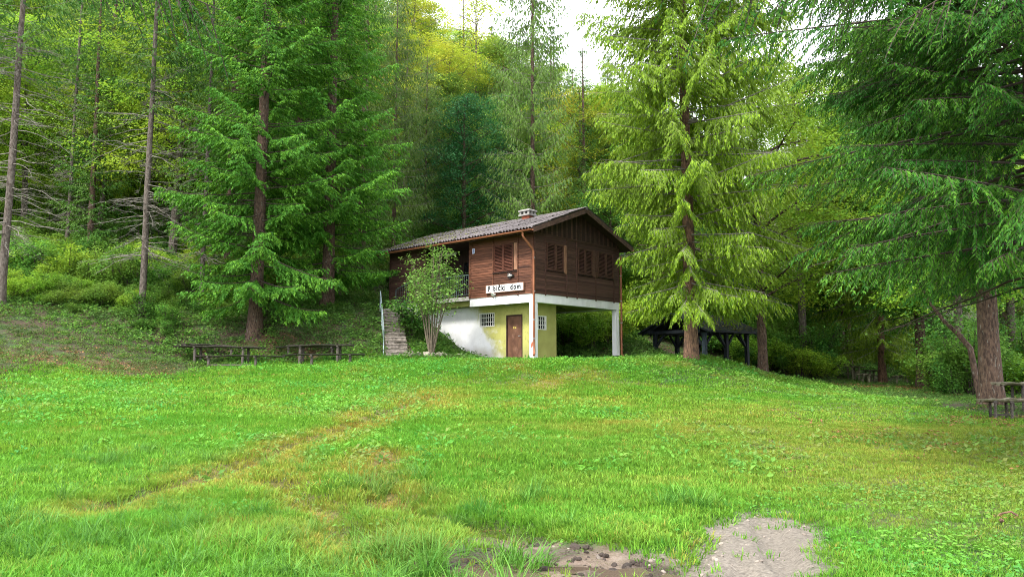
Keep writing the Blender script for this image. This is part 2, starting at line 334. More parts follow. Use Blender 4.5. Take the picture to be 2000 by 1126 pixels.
def gz(x, y):
    x = np.asarray(x, float); y = np.asarray(y, float)
    z = base_z(x, y) + (fbm(x, y, 2.2, 11) - .5) * .10 * smooth(60, 30, y)
    z = z - rut_m(x, y) * .13
    m = mud_m(x, y)
    z = z - m * .05 + m * ((fbm(x, y, .42, 51, 4) - .5) * .16 * smooth(1.9, 1.1, x) + (fbm(x, y, .3, 52, 4) - .5) * .05)
    tr = np.min([seg_d(x, y, t) for t in TRACKS], 0)
    z = z - m * smooth(.2, .05, tr) * .045 + m * smooth(.12, .05, np.abs(tr - .24)) * .035
    return z
def gz1(x, y): return float(gz(np.array([x]), np.array([y]))[0])
def at(px, py, Y):
    """photo pixel and distance ahead -> world point"""
    cx = (px - 1000) / F_PX; cy = -(py - 563) / F_PX
    d = np.array([cx, math.cos(PITCH) - math.sin(PITCH) * cy, math.sin(PITCH) + math.cos(PITCH) * cy])
    return d * (Y / d[1]) + np.array([0, 0, EYE])
def gpos(px, Y):
    x = (px - 1000) / F_PX * Y * 1.0
    # small correction because the camera is pitched: depth along the axis
    w = Y * math.cos(PITCH); x = (px - 1000) / F_PX * (w + (gz1(x, Y) - EYE) * math.sin(PITCH))
    return x, Y, gz1(x, Y)
def axis(parts):
    o = [parts[0][0]]
    for a, b, st in parts:
        n = max(1, int(round((b - a) / st))); o += list(a + (b - a) * (np.arange(1, n + 1) / n))
    return np.array(o)
gx = axis([(-300, -100, 25), (-100, -40, 6), (-40, -16, 1.2), (-16, -6, .45), (-6, -1.5, .16), (-1.5, 3.4, .05), (3.4, 8, .22), (8, 16, .5), (16, 40, 1.2), (40, 100, 6), (100, 300, 25)])
gy = axis([(-120, -20, 12), (-20, 2, 2.2), (2, 4.6, .2), (4.6, 8.4, .055), (8.4, 14, .16), (14, 24, .35), (24, 46, .5), (46, 100, 2), (100, 300, 20)])
GX, GY = np.meshgrid(gx, gy); GZ = gz(GX, GY)
nx, ny = len(gx), len(gy)
ii, jj = np.meshgrid(np.arange(nx - 1), np.arange(ny - 1)); b0 = (jj * nx + ii).ravel()
gme = mesh_np('ground', np.stack([GX, GY, GZ], -1).reshape(-1, 3), np.stack([b0, b0 + 1, b0 + 1 + nx, b0 + nx], 1), smooth_=True)
ca = gme.color_attributes.new('mask', 'FLOAT_COLOR', 'POINT')
lit = litter_m(GX, GY)
ca.data.foreach_set('color', np.stack([mud_m(GX, GY), np.clip(wood_m(GX, GY), 0, 1), dry_m(GX, GY), lit], -1).astype(np.float32).ravel())
m, nt, out = new_mat('ground_soil_and_turf')
va = N(nt, 'Attribute', attribute_name='mask'); sep = N(nt, 'SeparateColor'); nt.links.new(va.outputs['Color'], sep.inputs[0])
pos = N(nt, 'NewGeometry').outputs['Position']
n_f = noise(nt, pos, 9, 6); n_m = noise(nt, pos, 1.3, 4); n_x = noise(nt, pos, 30, 4)
turf = mixc(nt, mapr(nt, n_f, .3, .7), (.018, .045, .008), (.050, .10, .018))
turf = mixc(nt, mth(nt, 'MULTIPLY', sep.outputs[2], mapr(nt, n_f, .2, .6)), turf, (.20, .15, .045))
floor_ = mixc(nt, mapr(nt, n_f, .35, .65), (.032, .024, .015), (.075, .052, .028)); floor_ = mixc(nt, mapr(nt, n_m, .45, .62), floor_, (.030, .060, .014))
c = mixc(nt, mapr(nt, sep.outputs[1], .25, .75), turf, floor_)
c = mixc(nt, mapr(nt, va.outputs['Alpha'], .2, .7), c, mixc(nt, n_f, (.085, .042, .02), (.17, .09, .045)))
wet = mapr(nt, n_m, .40, .60)
sepp = N(nt, 'SeparateXYZ'); nt.links.new(pos, sepp.inputs[0])
side = mapr(nt, mth(nt, 'ADD', sepp.outputs[0], mapr(nt, n_m, .3, .7, -.5, .5)), .9, 1.7, 0, 1, True)
mudc = mixc(nt, wet, (.055, .040, .030), (.17, .125, .095)); mudp = mixc(nt, mapr(nt, n_x, .3, .7), (.205, .180, .148), (.105, .090, .073))
mudc = mixc(nt, side, mudc, mudp)
mudf = mapr(nt, mth(nt, 'ADD', sep.outputs[0], mapr(nt, n_f, .2, .8, -.35, .35)), .2, .6)
c = mixc(nt, mudf, c, mudc)
rg = mth(nt, 'MULTIPLY', mudf, mapr(nt, side, 0, 1, .62, .1)); rough = mth(nt, 'SUBTRACT', .95, rg)
bh = mth(nt, 'ADD', n_f, mth(nt, 'MULTIPLY', n_x, .5))
bsdf(nt, out, c, rough, .4, bh, .9, .04)
gme.materials.append(m)
ground = mobj('ground', gme); tag(ground, kind='structure')
# puddles: level sheets of water that the uneven mud rises through
m, nt, out = new_mat('muddy_water'); bsdf(nt, out, (.10, .075, .055), .06, .5, noise(nt, N(nt, 'NewGeometry').outputs['Position'], 12, 2), .04, .01); M['water'] = m
def puddle(x, y, rx, ry, dz, seed):
    rng = np.random.default_rng(seed); k = 28; a = np.arange(k) * 2 * math.pi / k
    rr = 1 + .25 * np.sin(a * 2 + seed) + .12 * np.sin(a * 5 + seed * 2) + rng.normal(0, .05, k)
    z = gz1(x, y) + dz
    V = np.vstack([[[0, 0, 0]], np.stack([rx * rr * np.cos(a), ry * rr * np.sin(a), np.zeros(k)], 1)])
    Q = [[0, 1 + i, 1 + (i + 1) % k, -1] for i in range(k)]
    o = mobj('puddle', mesh_np('puddle', V, Q, [M['water']]), None, (x, y, z)); tag(o, kind='structure')
for _x, _y, _rx, _ry, _z, _s in ((-.05, 6.0, .42, .3, .03, 1), (.72, 6.0, .5, .28, .01, 2), (-.2, 7.35, .3, .22, .015, 3), (-1.05, 6.95, .25, .16, .015, 4), (.25, 5.6, .5, .2, .01, 5)): puddle(_x, _y, _rx, _ry, _z, _s)
# ================================================================ the chalet   (local x = v along the gable, y = u along the long side)
house = empty('chalet', (HC[0], HC[1], 2.0), ANG, 'dark brown timber chalet on a white basement with a corrugated roof', 'house')
GW, GL = 6.4, 9.8
Z0, Z1 = 2.70, 5.36            # timber storey
TH = math.atan((6.78 - 5.40) / 3.75)
def roof_z(v): return 5.40 + (3.75 - abs(v - 3.1)) * math.tan(TH)
# ---- basement
m, nt, out = new_mat('plaster_painted_grass_bounce')  # green bounce light from the grass painted into the white wall's colour
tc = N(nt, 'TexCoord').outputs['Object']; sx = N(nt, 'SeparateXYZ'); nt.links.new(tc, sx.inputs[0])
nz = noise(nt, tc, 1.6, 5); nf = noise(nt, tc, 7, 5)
edge = mth(nt, 'SUBTRACT', mth(nt, 'SUBTRACT', sx.outputs[1], mth(nt, 'MULTIPLY', sx.outputs[2], .74)), 2.55)  # diagonal limit of the painted bounce light
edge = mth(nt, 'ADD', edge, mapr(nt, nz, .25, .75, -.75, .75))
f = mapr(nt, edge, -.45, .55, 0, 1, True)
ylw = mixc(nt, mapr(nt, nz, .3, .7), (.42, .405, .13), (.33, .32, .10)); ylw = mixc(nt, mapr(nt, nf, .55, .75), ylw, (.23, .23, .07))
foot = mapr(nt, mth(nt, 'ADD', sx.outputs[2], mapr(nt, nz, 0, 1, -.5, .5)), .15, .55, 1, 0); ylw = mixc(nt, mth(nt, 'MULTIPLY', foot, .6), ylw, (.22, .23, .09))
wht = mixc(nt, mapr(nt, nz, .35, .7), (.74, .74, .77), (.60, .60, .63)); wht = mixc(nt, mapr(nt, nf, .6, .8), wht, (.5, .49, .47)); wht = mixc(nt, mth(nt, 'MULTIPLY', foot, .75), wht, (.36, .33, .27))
bsdf(nt, out, mixc(nt, f, ylw, wht), .9, .2, nf, .15, .01); M['limewash'] = m  # 'limewash' is the white plaster with grass bounce light painted in
M['bounce_plaster_y'] = pm('plaster_painted_grass_bounce_even', (.38, .37, .12), (.31, .30, .095), 2, .9, bump=.1)  # same grass bounce painted evenly into side wall, back wall and slab
def wall_cells(mb, along, a, z, d, holes):
    """wall slab with rectangular openings; along 'u' -> plane v in d, along 'v' -> plane u in d"""
    A = sorted({*a, *[h[0] for h in holes], *[h[1] for h in holes]}); Zs = sorted({*z, *[h[2] for h in holes], *[h[3] for h in holes]})
    for a0, a1 in zip(A[:-1], A[1:]):
        for z0, z1 in zip(Zs[:-1], Zs[1:]):
            am, zm = (a0 + a1) / 2, (z0 + z1) / 2
            if any(h[0] < am < h[1] and h[2] < zm < h[3] for h in holes): continue
            mb.box(d, (a0, a1), (z0, z1)) if along == 'u' else mb.box((a0, a1), d, (z0, z1))
W1 = (2.99, 3.98, 1.42, 2.06); DO = (1.27, 2.25, -.1, 1.90); W2 = (.86, 1.48, 1.2, 1.82)
mb = MB(); wall_cells(mb, 'u', (.55, 7.6), (-.4, 2.37), (.7, .9), [W1, DO]); basement = mb.obj('basement_wall', M['limewash'], house)  # 'limewash': plaster with painted-in grass bounce light
basement['label'] = 'basement wall with painted-in yellow-green bounce light fading to white'
mb = MB(); wall_cells(mb, 'v', (.903, 2.18), (-.4, 2.37), (.55, .75), [W2]); mb.obj('basement_side_wall', M['bounce_plaster_y'], house)
mb = MB(); mb.box((1.98, 2.175), (.753, 7.6), (-.4, 2.37)); mb.box((.903, 1.977), (7.4, 7.6), (-.4, 2.37)); mb.obj('basement_back_wall', M['bounce_plaster_y'], house)
def barred(along, h, d, outw):
    """window with frame, dark glass and bars in an opening; d = plane of the wall face, outw = outward sign"""
    a0, a1, z0, z1 = h; q = lambda a, z, dd: (dd, a, z) if along == 'u' else (a, dd, z)
    di = d + .11
    mb = MB()
    for s0, s1, t0, t1 in ((a0, a1, z0, z0 + .045), (a0, a1, z1 - .045, z1), (a0, a0 + .045, z0 + .045, z1 - .045), (a1 - .045, a1, z0 + .045, z1 - .045)):
        (mb.box((d - .012, d + .06), (s0, s1), (t0, t1)) if along == 'u' else mb.box((s0, s1), (d - .012, d + .06), (t0, t1)))
    w = mb.obj('window', M['white_paint'], house)
    mb = MB(); mb.box((di, di + .02), (a0, a1), (z0, z1)) if along == 'u' else mb.box((a0, a1), (di, di + .02), (z0, z1)); mb.obj('pane', M['glass'], w)
    nb = 6 if along == 'u' else 4
    for i in range(1, nb + 1):
        a = a0 + (a1 - a0) * i / (nb + 1); mb = MB(); mb.tube([q(a, z0, d + .025), q(a, z1, d + .025)], .016, 6); mb.obj('window_bar', M['white_paint'], w)
    for k in (1, 2):
        zz = z0 + (z1 - z0) * k / 3; mb = MB(); mb.tube([q(a0, zz, d + .022), q(a1, zz, d + .022)], .014, 6); mb.obj('window_bar', M['white_paint'], w)
barred('u', W1, .7, -1); barred('v', W2, .55, -1)
# door
mb = MB(); mb.box((.74, .78), (DO[0] + .05, DO[1] - .05), (-.1, DO[3] - .05)); door = mb.obj('door', M['metal_door'], house)
mb = MB()
for y0, y1, z0, z1 in ((DO[0], DO[0] + .05, -.1, DO[3] - .05), (DO[1] - .05, DO[1], -.1, DO[3] - .05), (DO[0], DO[1], DO[3] - .05, DO[3])): mb.box((.685, .80), (y0, y1), (z0, z1))
mb.obj('door_frame', M['wood_dark'], door)
mb = MB(); mb.tube([(.74, DO[0] + .13, .95), (.69, DO[0] + .13, .95), (.69, DO[0] + .24, .95)], .013, 6); mb.obj('door_handle', M['zinc'], door)
M['mark_yellow'] = pm('yellow_mark', (.70, .55, .12), (.55, .45, .1), 8, .6)
for du, wz in ((.06, .10), (-.05, .07)):
    mb = MB(); mb.box((.733, .739), (1.76 + du - .025, 1.76 + du + .025), (1.28, 1.28 + wz)); mb.obj('door_mark', M['mark_yellow'], door)
# columns and beams
def column(name, v0, u0):
    mb = MB(); mb.box((v0, v0 + .25), (u0, u0 + .25), (-.3, 2.33)); return mb.obj(name, M['white_plaster'], house)
c1 = column('column', .015, .015); column('column', 6.135, .015)
rng = np.random.default_rng(5)
mb = MB(); k = 9; a = np.arange(k) * 2 * math.pi / k; rr = .07 * (1 + rng.normal(0, .25, k))
V = np.vstack([[[.011, .13, .52]], np.stack([np.full(k, .011), .13 + rr * np.cos(a) * .8, .52 + rr * np.sin(a) * 2.2], 1)])
mb.add(V, [[0, 1 + (i + 1) % k, 1 + i, -1] for i in range(k)]); mb.obj('bare_brick_patch', M['brick'], c1)
mb = MB(); mb.box((0, .25), (0, 3.9), (2.33, 2.70)); mb.obj('beam', M['white_plaster'], house)
mb = MB(); mb.box((.253, 6.147), (.0, .25), (2.33, 2.70)); mb.obj('beam', M['white_plaster'], house)
mb = MB(); mb.box((6.15, 6.4), (0, 9.8), (2.33, 2.70)); mb.obj('beam', M['white_plaster'], house)
mb = MB(); mb.box((.253, 6.147), (.253, 9.8), (2.40, 2.695)); mb.obj('floor_slab', M['bounce_plaster_y'], house)
mb = MB(); mb.box((-.02, .25), (3.903, 8.35), (2.62, 2.80)); mb.box((.253, 1.6), (3.87, 7.0), (2.70, 2.80)); mb.obj('balcony_slab', M['concrete_pale'], house)
mb = MB(); mb.box((.02, .25), (7.603, 9.8), (1.6, 2.615)); mb.obj('plinth', M['white_plaster'], house)
# lamps under the slab, in the porch, under the sign
mb = MB(); mb.bar((.45, 2.2, 2.37), (1.25, 1.75, 2.37), .11, .045); l = mb.obj('ceiling_lamp', M['black'], house)
mb = MB(); mb.tube([(.5, 2.17, 2.33), (1.2, 1.78, 2.33)], .018, 6); mb.obj('lamp_tube', M['white_paint'], l)
mb = MB(); mb.bar((1.2, .6, 2.38), (4.5, 1.9, 2.38), .03, .03); mb.obj('ceiling_conduit', M['black'], house)
# ---- timber storey: core, boards, battens
mb = MB()
mb.box((.035, 6.365), (.035, 3.87), (2.70, Z1 - .02)); mb.box((.035, 6.365), (7.0, 9.765), (2.70, Z1 - .02)); mb.box((1.6, 6.365), (3.873, 6.997), (2.81, Z1 - .02))
core = mb.obj('wall_core', M['wood_core'], house)
BH = .1155; NB = 23
pr = MB(); pr.add([(0, -.030, 0), (1, -.030, 0), (1, 0, 0), (0, 0, 0), (0, -.014, BH * .985), (1, -.014, BH * .985), (1, 0, BH * .985), (0, 0, BH * .985)],
                  [[0, 3, 2, 1], [4, 5, 6, 7], [0, 1, 5, 4], [2, 3, 7, 6], [1, 2, 6, 5], [3, 0, 4, 7]])
bd = {k: pr.mesh('siding_board', [M[k]]) for k in ('wood_front', 'wood_gable')}
def boards(parent, me, origin, rz, length, skip=()):
    for i in range(NB):
        zz = Z0 + .002 + i * BH
        segs = [(0, length)]
        for (s0, s1, za, zb) in skip:
            if zz + BH * .5 > za and zz + BH * .5 < zb:
                segs = [q for (a, b) in segs for q in ((a, min(b, s0)), (max(a, s1), b)) if q[1] - q[0] > .03]
        for a, b in segs:
            o = mobj('siding_board', me, parent); o.rotation_euler = (0, 0, rz)
            d = Vector((math.cos(rz), math.sin(rz), 0)); o.location = Vector(origin) + d * a + Vector((0, 0, zz)); o.scale = (b - a, 1, 1)
# the setting pieces that carry the boards: one backing panel per wall
fw = MB().box((.0005, .034), (.04, 3.88), (Z0 + .003, Z1)).obj('front_wall', M['wood_core'], house)
gwl = MB().box((.04, 6.36), (.0005, .034), (Z0 + .003, Z1)).obj('gable_wall', M['wood_core'], house)
lw = MB().box((.0005, .034), (7.02, 9.79), (Z0 + .003, Z1)).obj('rear_front_wall', M['wood_core'], house)
pw = MB().box((1.56, 1.598), (3.9, 6.99), (2.81, Z1)).obj('porch_wall', M['wood_dark'], house)
WF = (3.9 - 2.36, 3.9 - .93, 3.75, 5.02)
boards(fw, bd['wood_front'], (0, 3.9, 0), -R(90), 3.9, [WF])
boards(lw, bd['wood_gable'], (0, 9.8, 0), -R(90), 2.8)
G1 = (.80, 2.21, 3.76, 5.02); G2 = (3.05, 5.88, 3.79, 5.04)
boards(gwl, bd['wood_gable'], (0, 0, 0), 0, GW, [G1, G2])
# boards of the porch's side (faces the stair) stay dark; a porch door with glass
mb = MB(); mb.box((1.53, 1.558), (5.1, 6.0), (2.81, 4.85)); pd = mb.obj('porch_door', M['wood_dark'], house)
mb = MB(); mb.box((1.522, 1.528), (5.22, 5.88), (3.7, 4.7)); mb.obj('pane', M['glass'], pd)
mb = MB(); mb.bar((1.2, 6.95, 5.18), (1.2, 6.15, 5.18), .1, .06); pl = mb.obj('porch_lamp', M['white_paint'], house)
mb = MB(); mb.tube([(1.2, 6.9, 5.12), (1.2, 6.2, 5.12)], .025, 6); mb.obj('lamp_tube', M['white_paint'], pl)
def trim(name, m, x, y, z, parent=house): return MB().box(x, y, z).obj(name, m, parent)
for y0, y1 in ((.0, .13), (3.80, 3.93), (.86, .93), (2.36, 2.43)):
    trim('batten', M['wood_front'], (-.05, -.008), (y0, y1), (Z0 + .003, Z1) if y1 > 3 or y0 < .1 else (Z0 - .04, Z1), fw)
for x0 in (.02, .72, 2.215, 2.96, 4.41, 5.885, 6.32):
    trim('batten', M['wood_gable'], (x0, x0 + .055), (-.05, -.008), (Z0 - .05 if .1 < x0 < 6.2 else Z0 + .003, Z1) if not (x0 == 4.41) else (Z0 - .05, 3.78), gwl)
trim('batten', M['wood_gable'], (.08, 6.32), (-.056, -.02), (5.30, 5.36), gwl)
trim('batten', M['wood_gable'], (-.04, -.01), (9.72, 9.83), (Z0, Z1), lw)
# ---- shutters: frame, middle rail, slats
sl = MB().add([(0, -.028, 0), (1, -.028, 0), (1, .0, .035), (0, .0, .035), (0, -.020, .006), (1, -.020, .006), (1, .008, .041), (0, .008, .041)],
              [[0, 1, 2, 3], [7, 6, 5, 4], [0, 4, 5, 1], [3, 2, 6, 7], [0, 3, 7, 4], [1, 5, 6, 2]])
slm = {k: sl.mesh('slat', [M[k]]) for k in ('shutter', 'shutter_gable')}
def leaf(key, origin, rz, w, h):
    mb = MB(); f = .055
    for x, z in (((0, f), (0, h)), ((w - f, w), (0, h)), ((f, w - f), (0, f)), ((f, w - f), (h - f, h))): mb.box(x, (-.055, -.015), z)
    s = mb.obj('shutter', M[key], house); s.location = origin; s.rotation_euler = (0, 0, rz)
    n = int((h - 2 * f) / .062)
    for i in range(n):
        o = mobj('slat', slm[key], s); o.location = (f, -.02, f + .012 + i * (h - 2 * f) / n); o.scale = (w - 2 * f, 1, 1)
for a, b in ((2.33, 1.765), (1.745, 1.165)): leaf('shutter', (-.002, a, 3.78), -R(90), a - b, 1.22)
trim('shutter_board', M['bare_wood'], (-.05, -.012), (.935, 1.115), (3.80, 4.99))
trim('window_sill', M['wood_dark'], (-.075, -.004), (.9, 2.4), (3.715, 3.755)); trim('window_head', M['wood_front'], (-.06, -.004), (.9, 2.4), (5.02, 5.06))
for a, b, z0, h in ((.815, 1.43, 3.80, 1.2), (1.46, 1.99, 3.80, 1.2), (3.08, 3.61, 3.82, 1.2), (3.63, 4.17, 3.82, 1.2), (4.63, 5.24, 3.82, 1.2), (5.27, 5.86, 3.82, 1.2)):
    leaf('shutter_gable', (a, -.002, z0), 0, b - a, h)
trim('shutter_board', M['bare_wood'], (2.045, 2.20), (-.055, -.012), (3.72, 5.0))
trim('shutter_board', M['shutter_gable'], (4.2, 4.375), (-.055, -.012), (3.76, 5.02)); trim('shutter_board', M['shutter_gable'], (4.405, 4.60), (-.048, -.012), (3.76, 5.02))
for x, z in (((.78, 2.04), 3.745), ((3.04, 4.19), 3.765), ((4.61, 5.9), 3.765)): trim('window_sill', M['wood_dark'], x, (-.07, -.004), (z, z + .035))
# ---- gable triangle of upright boards
gtri = MB().add([(.02, .02, 5.37), (6.38, .02, 5.37), (3.1, .02, 6.70), (.02, .05, 5.37), (6.38, .05, 5.37), (3.1, .05, 6.70)], [[0, 1, 2, -1], [3, 5, 4, -1], [0, 3, 4, 1], [1, 4, 5, 2], [2, 5, 3, 0]]).obj('gable_panel', M['wood_core'], house)
w = .118; x = .12; i = 0
while x < 6.3:
    z0 = 5.362; za = roof_z(x) - .09; zb = roof_z(x + w - .006) - .09
    if min(za, zb) > z0 + .03:
        d = .012 + .006 * (i % 2)
        mb = MB(); x1 = x + w - .006
        mb.add([(x, -d, z0), (x1, -d, z0), (x1, .018, z0), (x, .018, z0), (x, -d, za), (x1, -d, zb), (x1, .018, zb), (x, .018, za)], [[0, 3, 2, 1], [4, 5, 6, 7], [0, 1, 5, 4], [2, 3, 7, 6], [1, 2, 6, 5], [3, 0, 4, 7]])
        mb.obj('gable_board', M['wood_dark'] if i % 3 else M['wood_gable'], gtri)
    x += w; i += 1
# ---- ceiling under the roof and frieze boards closing the eaves
trim('soffit', M['wood_dark'], (.04, 6.36), (.04, 9.76), (5.345, 5.358))
for x0 in (.0, 6.365): trim('frieze_board', M['wood_dark'], (x0, x0 + .035), (.04, 9.76), (5.362, 5.49))
# ---- roof
RU0, RU1 = -.55, 10.2
rs = MB()
for s in (-1, 1):
    e = 3.1 + s * 3.66; r = 3.1
    V = [(e, RU0 + .06, roof_z(e) - .13), (r, RU0 + .06, roof_z(r) - .13), (r, RU1 - .06, roof_z(r) - .13), (e, RU1 - .06, roof_z(e) - .13)]
    V += [(a, b, c + .07) for a, b, c in V]
    rs.add(V, [[0, 1, 2, 3], [7, 6, 5, 4], [0, 4, 5, 1], [1, 5, 6, 2], [2, 6, 7, 3], [3, 7, 4, 0]])
roof = rs.obj('roof', M['wood_dark'], house)
nw = 6; sp = 8; sw = .177 * nw; slen = 1.44
xs = np.linspace(0, sw, nw * sp + 1); wv = .036 * np.cos(xs / .177 * 2 * math.pi)
top = np.stack([xs, np.zeros_like(xs), wv + .008], 1); bot = np.stack([xs, np.zeros_like(xs), wv - .006], 1); K = len(xs)
V = np.vstack([top, bot, top + [0, slen, 0], bot + [0, slen, 0]]); q = np.arange(K - 1)
Q = np.vstack([np.stack([q, q + 1, q + 1 + 2 * K, q + 2 * K], 1), np.stack([q + K, q + 3 * K, q + 1 + 3 * K, q + 1 + K], 1), np.stack([q, q + K, q + K + 1, q + 1], 1), np.stack([q + 2 * K, q + 2 * K + 1, q + 3 * K + 1, q + 3 * K], 1)])
sheet_me = mesh_np('roofing_sheet', V, Q, [M['roofing']])
cth, sth = math.cos(TH), math.sin(TH)
ncol = 11; pitch_u = (RU1 - RU0 - sw) / (ncol - 1)
for s in (-1, 1):
    ydir = Vector((-s * cth, 0, sth)); xdir = Vector((0, s * 1.0, 0)); zdir = xdir.cross(ydir)
    for r in range(3):
        for k in range(ncol):
            ev = 3.1 + s * 3.76; u0 = (RU0 + k * pitch_u) if s > 0 else (RU1 - k * pitch_u)
            p = Vector((ev, u0, roof_z(ev))) + ydir * (r * 1.30) + zdir * (.022 + .003 * (k % 2) + .0)
            yd = (ydir + zdir * -.012).normalized(); zd = xdir.cross(yd)
            o = mobj('roofing_sheet', sheet_me, roof)
            o.matrix_local = Matrix(((xdir.x, yd.x, zd.x, p.x), (xdir.y, yd.y, zd.y, p.y + .0), (xdir.z, yd.z, zd.z, p.z + .014 * r), (0, 0, 0, 1)))
mb = MB(); ru = np.linspace(RU0 - .02, RU1 + .02, 14); mb.tube(np.stack([np.full(14, 3.1), ru, np.full(14, roof_z(3.1) + .03 - .03)], 1), .085, 10); mb.obj('ridge_cap', M['roofing'], roof)
for u in (RU0 + .02, RU1 - .02):
    for s in (-1, 1):
        e = 3.1 + s * 3.74; mb = MB(); mb.bar((e, u, roof_z(e) - .11), (3.1 + s * .0, u, roof_z(3.1) - .11), .035, .20, (0, 0, 1)); mb.obj('barge_board', M['barge'], roof)
for s in (-1, 1):
    e = 3.1 + s * 3.68; mb = MB(); mb.bar((e, RU0 + .05, roof_z(e) - .13), (e, RU1 - .05, roof_z(e) - .13), .03, .16); mb.obj('fascia_board', M['wood_dark'], roof)
    # half-round gutter
    gv = 3.1 + s * 3.80; gzz = 5.30; aa = np.linspace(math.pi, 2 * math.pi, 8)
    ys = np.linspace(RU0 + .02, RU1, 12); V = []; Q = []
    for rad in (.075, .068):
        for i, y in enumerate(ys): V += [(gv + rad * math.cos(t), y, gzz + .02 - .006 * i / 11 + rad * math.sin(t)) for t in aa]
    n8 = 8
    for lay in (0, 1):
        for i in range(11):
            for j in range(7):
                b = lay * 96 + i * n8 + j; qd = [b, b + 1, b + n8 + 1, b + n8]; Q.append(qd if lay == 0 else qd[::-1])
    for i in range(11):
        for j in (0, 7): b = i * n8 + j; Q.append([b, b + n8, b + n8 + 96, b + 96])
    for i in (0, 11): Q += [[i * n8 + j, i * n8 + j + 1, i * n8 + 7 - j - 1, i * n8 + 7 - j] for j in range(3)]
    gut = mobj('gutter', mesh_np('gutter', V, Q, [M['copper']], None, True), house)
mb = MB(); mb.tube([(-.69, .02, 5.25), (-.69, .02, 5.12), (-.64, .01, 5.03), (-.17, -.05, 4.62), (-.10, -.07, 4.50), (-.095, -.075, 3.6), (-.095, -.075, 2.4), (-.06, -.06, .6), (-.05, -.06, .28), (-.12, -.12, .12), (-.2, -.16, .06)], .05, 10)
dp = mb.obj('downpipe', M['copper'], house, True)
for z in (4.2, 2.75, 1.55, .75):
    MB().tube([(-.08, -.07, z), (-.08, -.07, z + .035)], .062, 10).obj('pipe_clip', M['zinc'], dp)
mb = MB(); mb.tube([(6.47, -.07, 5.0), (6.47, -.07, 3.6), (6.47, -.07, 2.4), (6.47, -.05, 1.0), (6.46, -.05, .2), (6.52, -.14, .06)], .05, 10); dp2 = mb.obj('downpipe', M['copper'], house, True)
MB().tube([(6.9, -.02, 5.24), (6.88, -.02, 5.10), (6.56, -.06, 5.06), (6.48, -.07, 5.0), (6.47, -.07, 4.9)], .047, 10).obj('elbow', M['zinc'], dp2, True)
for z in (4.0, 2.75, 1.7): MB().tube([(6.47, -.06, z), (6.47, -.06, z + .035)], .06, 10).obj('pipe_clip', M['zinc'], dp2)
# chimney
cv, cu = 2.75, 2.75; cz = roof_z(cv)
mb = MB(); mb.box((cv - .19, cv + .19), (cu - .22, cu + .22), (cz - .4, cz + .16)); ch = mb.obj('chimney', M['brick'], house)
mb = MB(); mb.box((cv - .30, cv + .30), (cu - .34, cu + .34), (cz + .16, cz + .23))
for a in (-.26, -.05, .16):
    for b in (-.3, -.05, .2): mb.box((cv + a, cv + a + .1), (cu + b, cu + b + .1), (cz + .233, cz + .37))
V = [(cv + sx * w, cu + sy * l, z) for (w, l, z) in ((.31, .35, cz + .373), (.31, .35, cz + .43), (.2, .24, cz + .48)) for sx, sy in ((-1, -1), (1, -1), (1, 1), (-1, 1))]
mb.add(V, [[3, 2, 1, 0], [0, 1, 5, 4], [1, 2, 6, 5], [2, 3, 7, 6], [3, 0, 4, 7], [4, 5, 9, 8], [5, 6, 10, 9], [6, 7, 11, 10], [7, 4, 8, 11], [8, 9, 10, 11]])
mb.obj('chimney_cap', M['concrete_pale'], ch)
# moss on the far part of the roof
rng = np.random.default_rng(3); n = 1700
u = 10.1 - rng.gamma(1.6, 1.5, n); u = u[(u > 3) & (u < 10.15)]; n = len(u); t = rng.uniform(0, 1, n) ** .8
vv = 3.1 - 3.7 * t; P = np.stack([vv, u, 5.40 + (3.75 - (3.1 - vv)) * math.tan(TH) + .045 + .03 * (1 - t)], 1)
D = unit(rng.normal(0, 1, (n, 3)) * [1, 1, .4] + [0, 0, .25]); S = unit(np.cross(D, rng.normal(0, 1, (n, 3))))
V, Q = kites(P, D, S, rng.uniform(.05, .13, n), rng.uniform(.03, .07, n))
o = mobj('moss', mesh_np('moss', V, Q, [M['moss']]), roof); o['kind'] = 'stuff'
# ---- sign, lamp, ornament, number plate
mb = MB(); mb.box((-.12, -.055), (.50, 2.74), (2.875, 3.195)); sg = mb.obj('sign_board', M['white_plaster'], house); sg['label'] = 'white name board reading Ribički dom'
mb = MB()
for y0, y1, z0, z1 in ((.47, .50, 2.85, 3.22), (2.74, 2.77, 2.85, 3.22), (.50, 2.74, 2.85, 2.875), (.50, 2.74, 3.195, 3.22)): mb.box((-.125, -.05), (y0, y1), (z0, z1))
mb.obj('sign_frame', M['bare_wood'], sg)
tx = bpy.data.curves.new('lettering', 'FONT'); tx.body = 'Ribički  dom'; tx.size = .32; tx.extrude = .006; tx.align_x = 'CENTER'; tx.align_y = 'CENTER'; tx.space_character = 1.3; tx.offset = .012
to = bpy.data.objects.new('lettering_curve', tx); col.objects.link(to); dg = bpy.context.evaluated_depsgraph_get()
tme = bpy.data.meshes.new_from_object(to.evaluated_get(dg)); bpy.data.objects.remove(to)
tme.materials.clear(); tme.materials.append(M['black'])
lt = mobj('lettering', tme, sg); lt.rotation_euler = (R(90), 0, -R(90)); lt.location = (-.127, 1.62, 3.04)
wid = max(v.co.x for v in tme.vertices) - min(v.co.x for v in tme.vertices); lt.scale = (1.95 / wid, 1.0, 1)
mb = MB(); mb.tube([(-.04, 2.25, 2.79), (-.16, 2.25, 2.79)], .05, 10); mb.tube([(-.165, 2.25, 2.79), (-.2, 2.25, 2.76)], [.09, .10], 10); mb.obj('sign_lamp', M['white_paint'], house)
orn = MB()
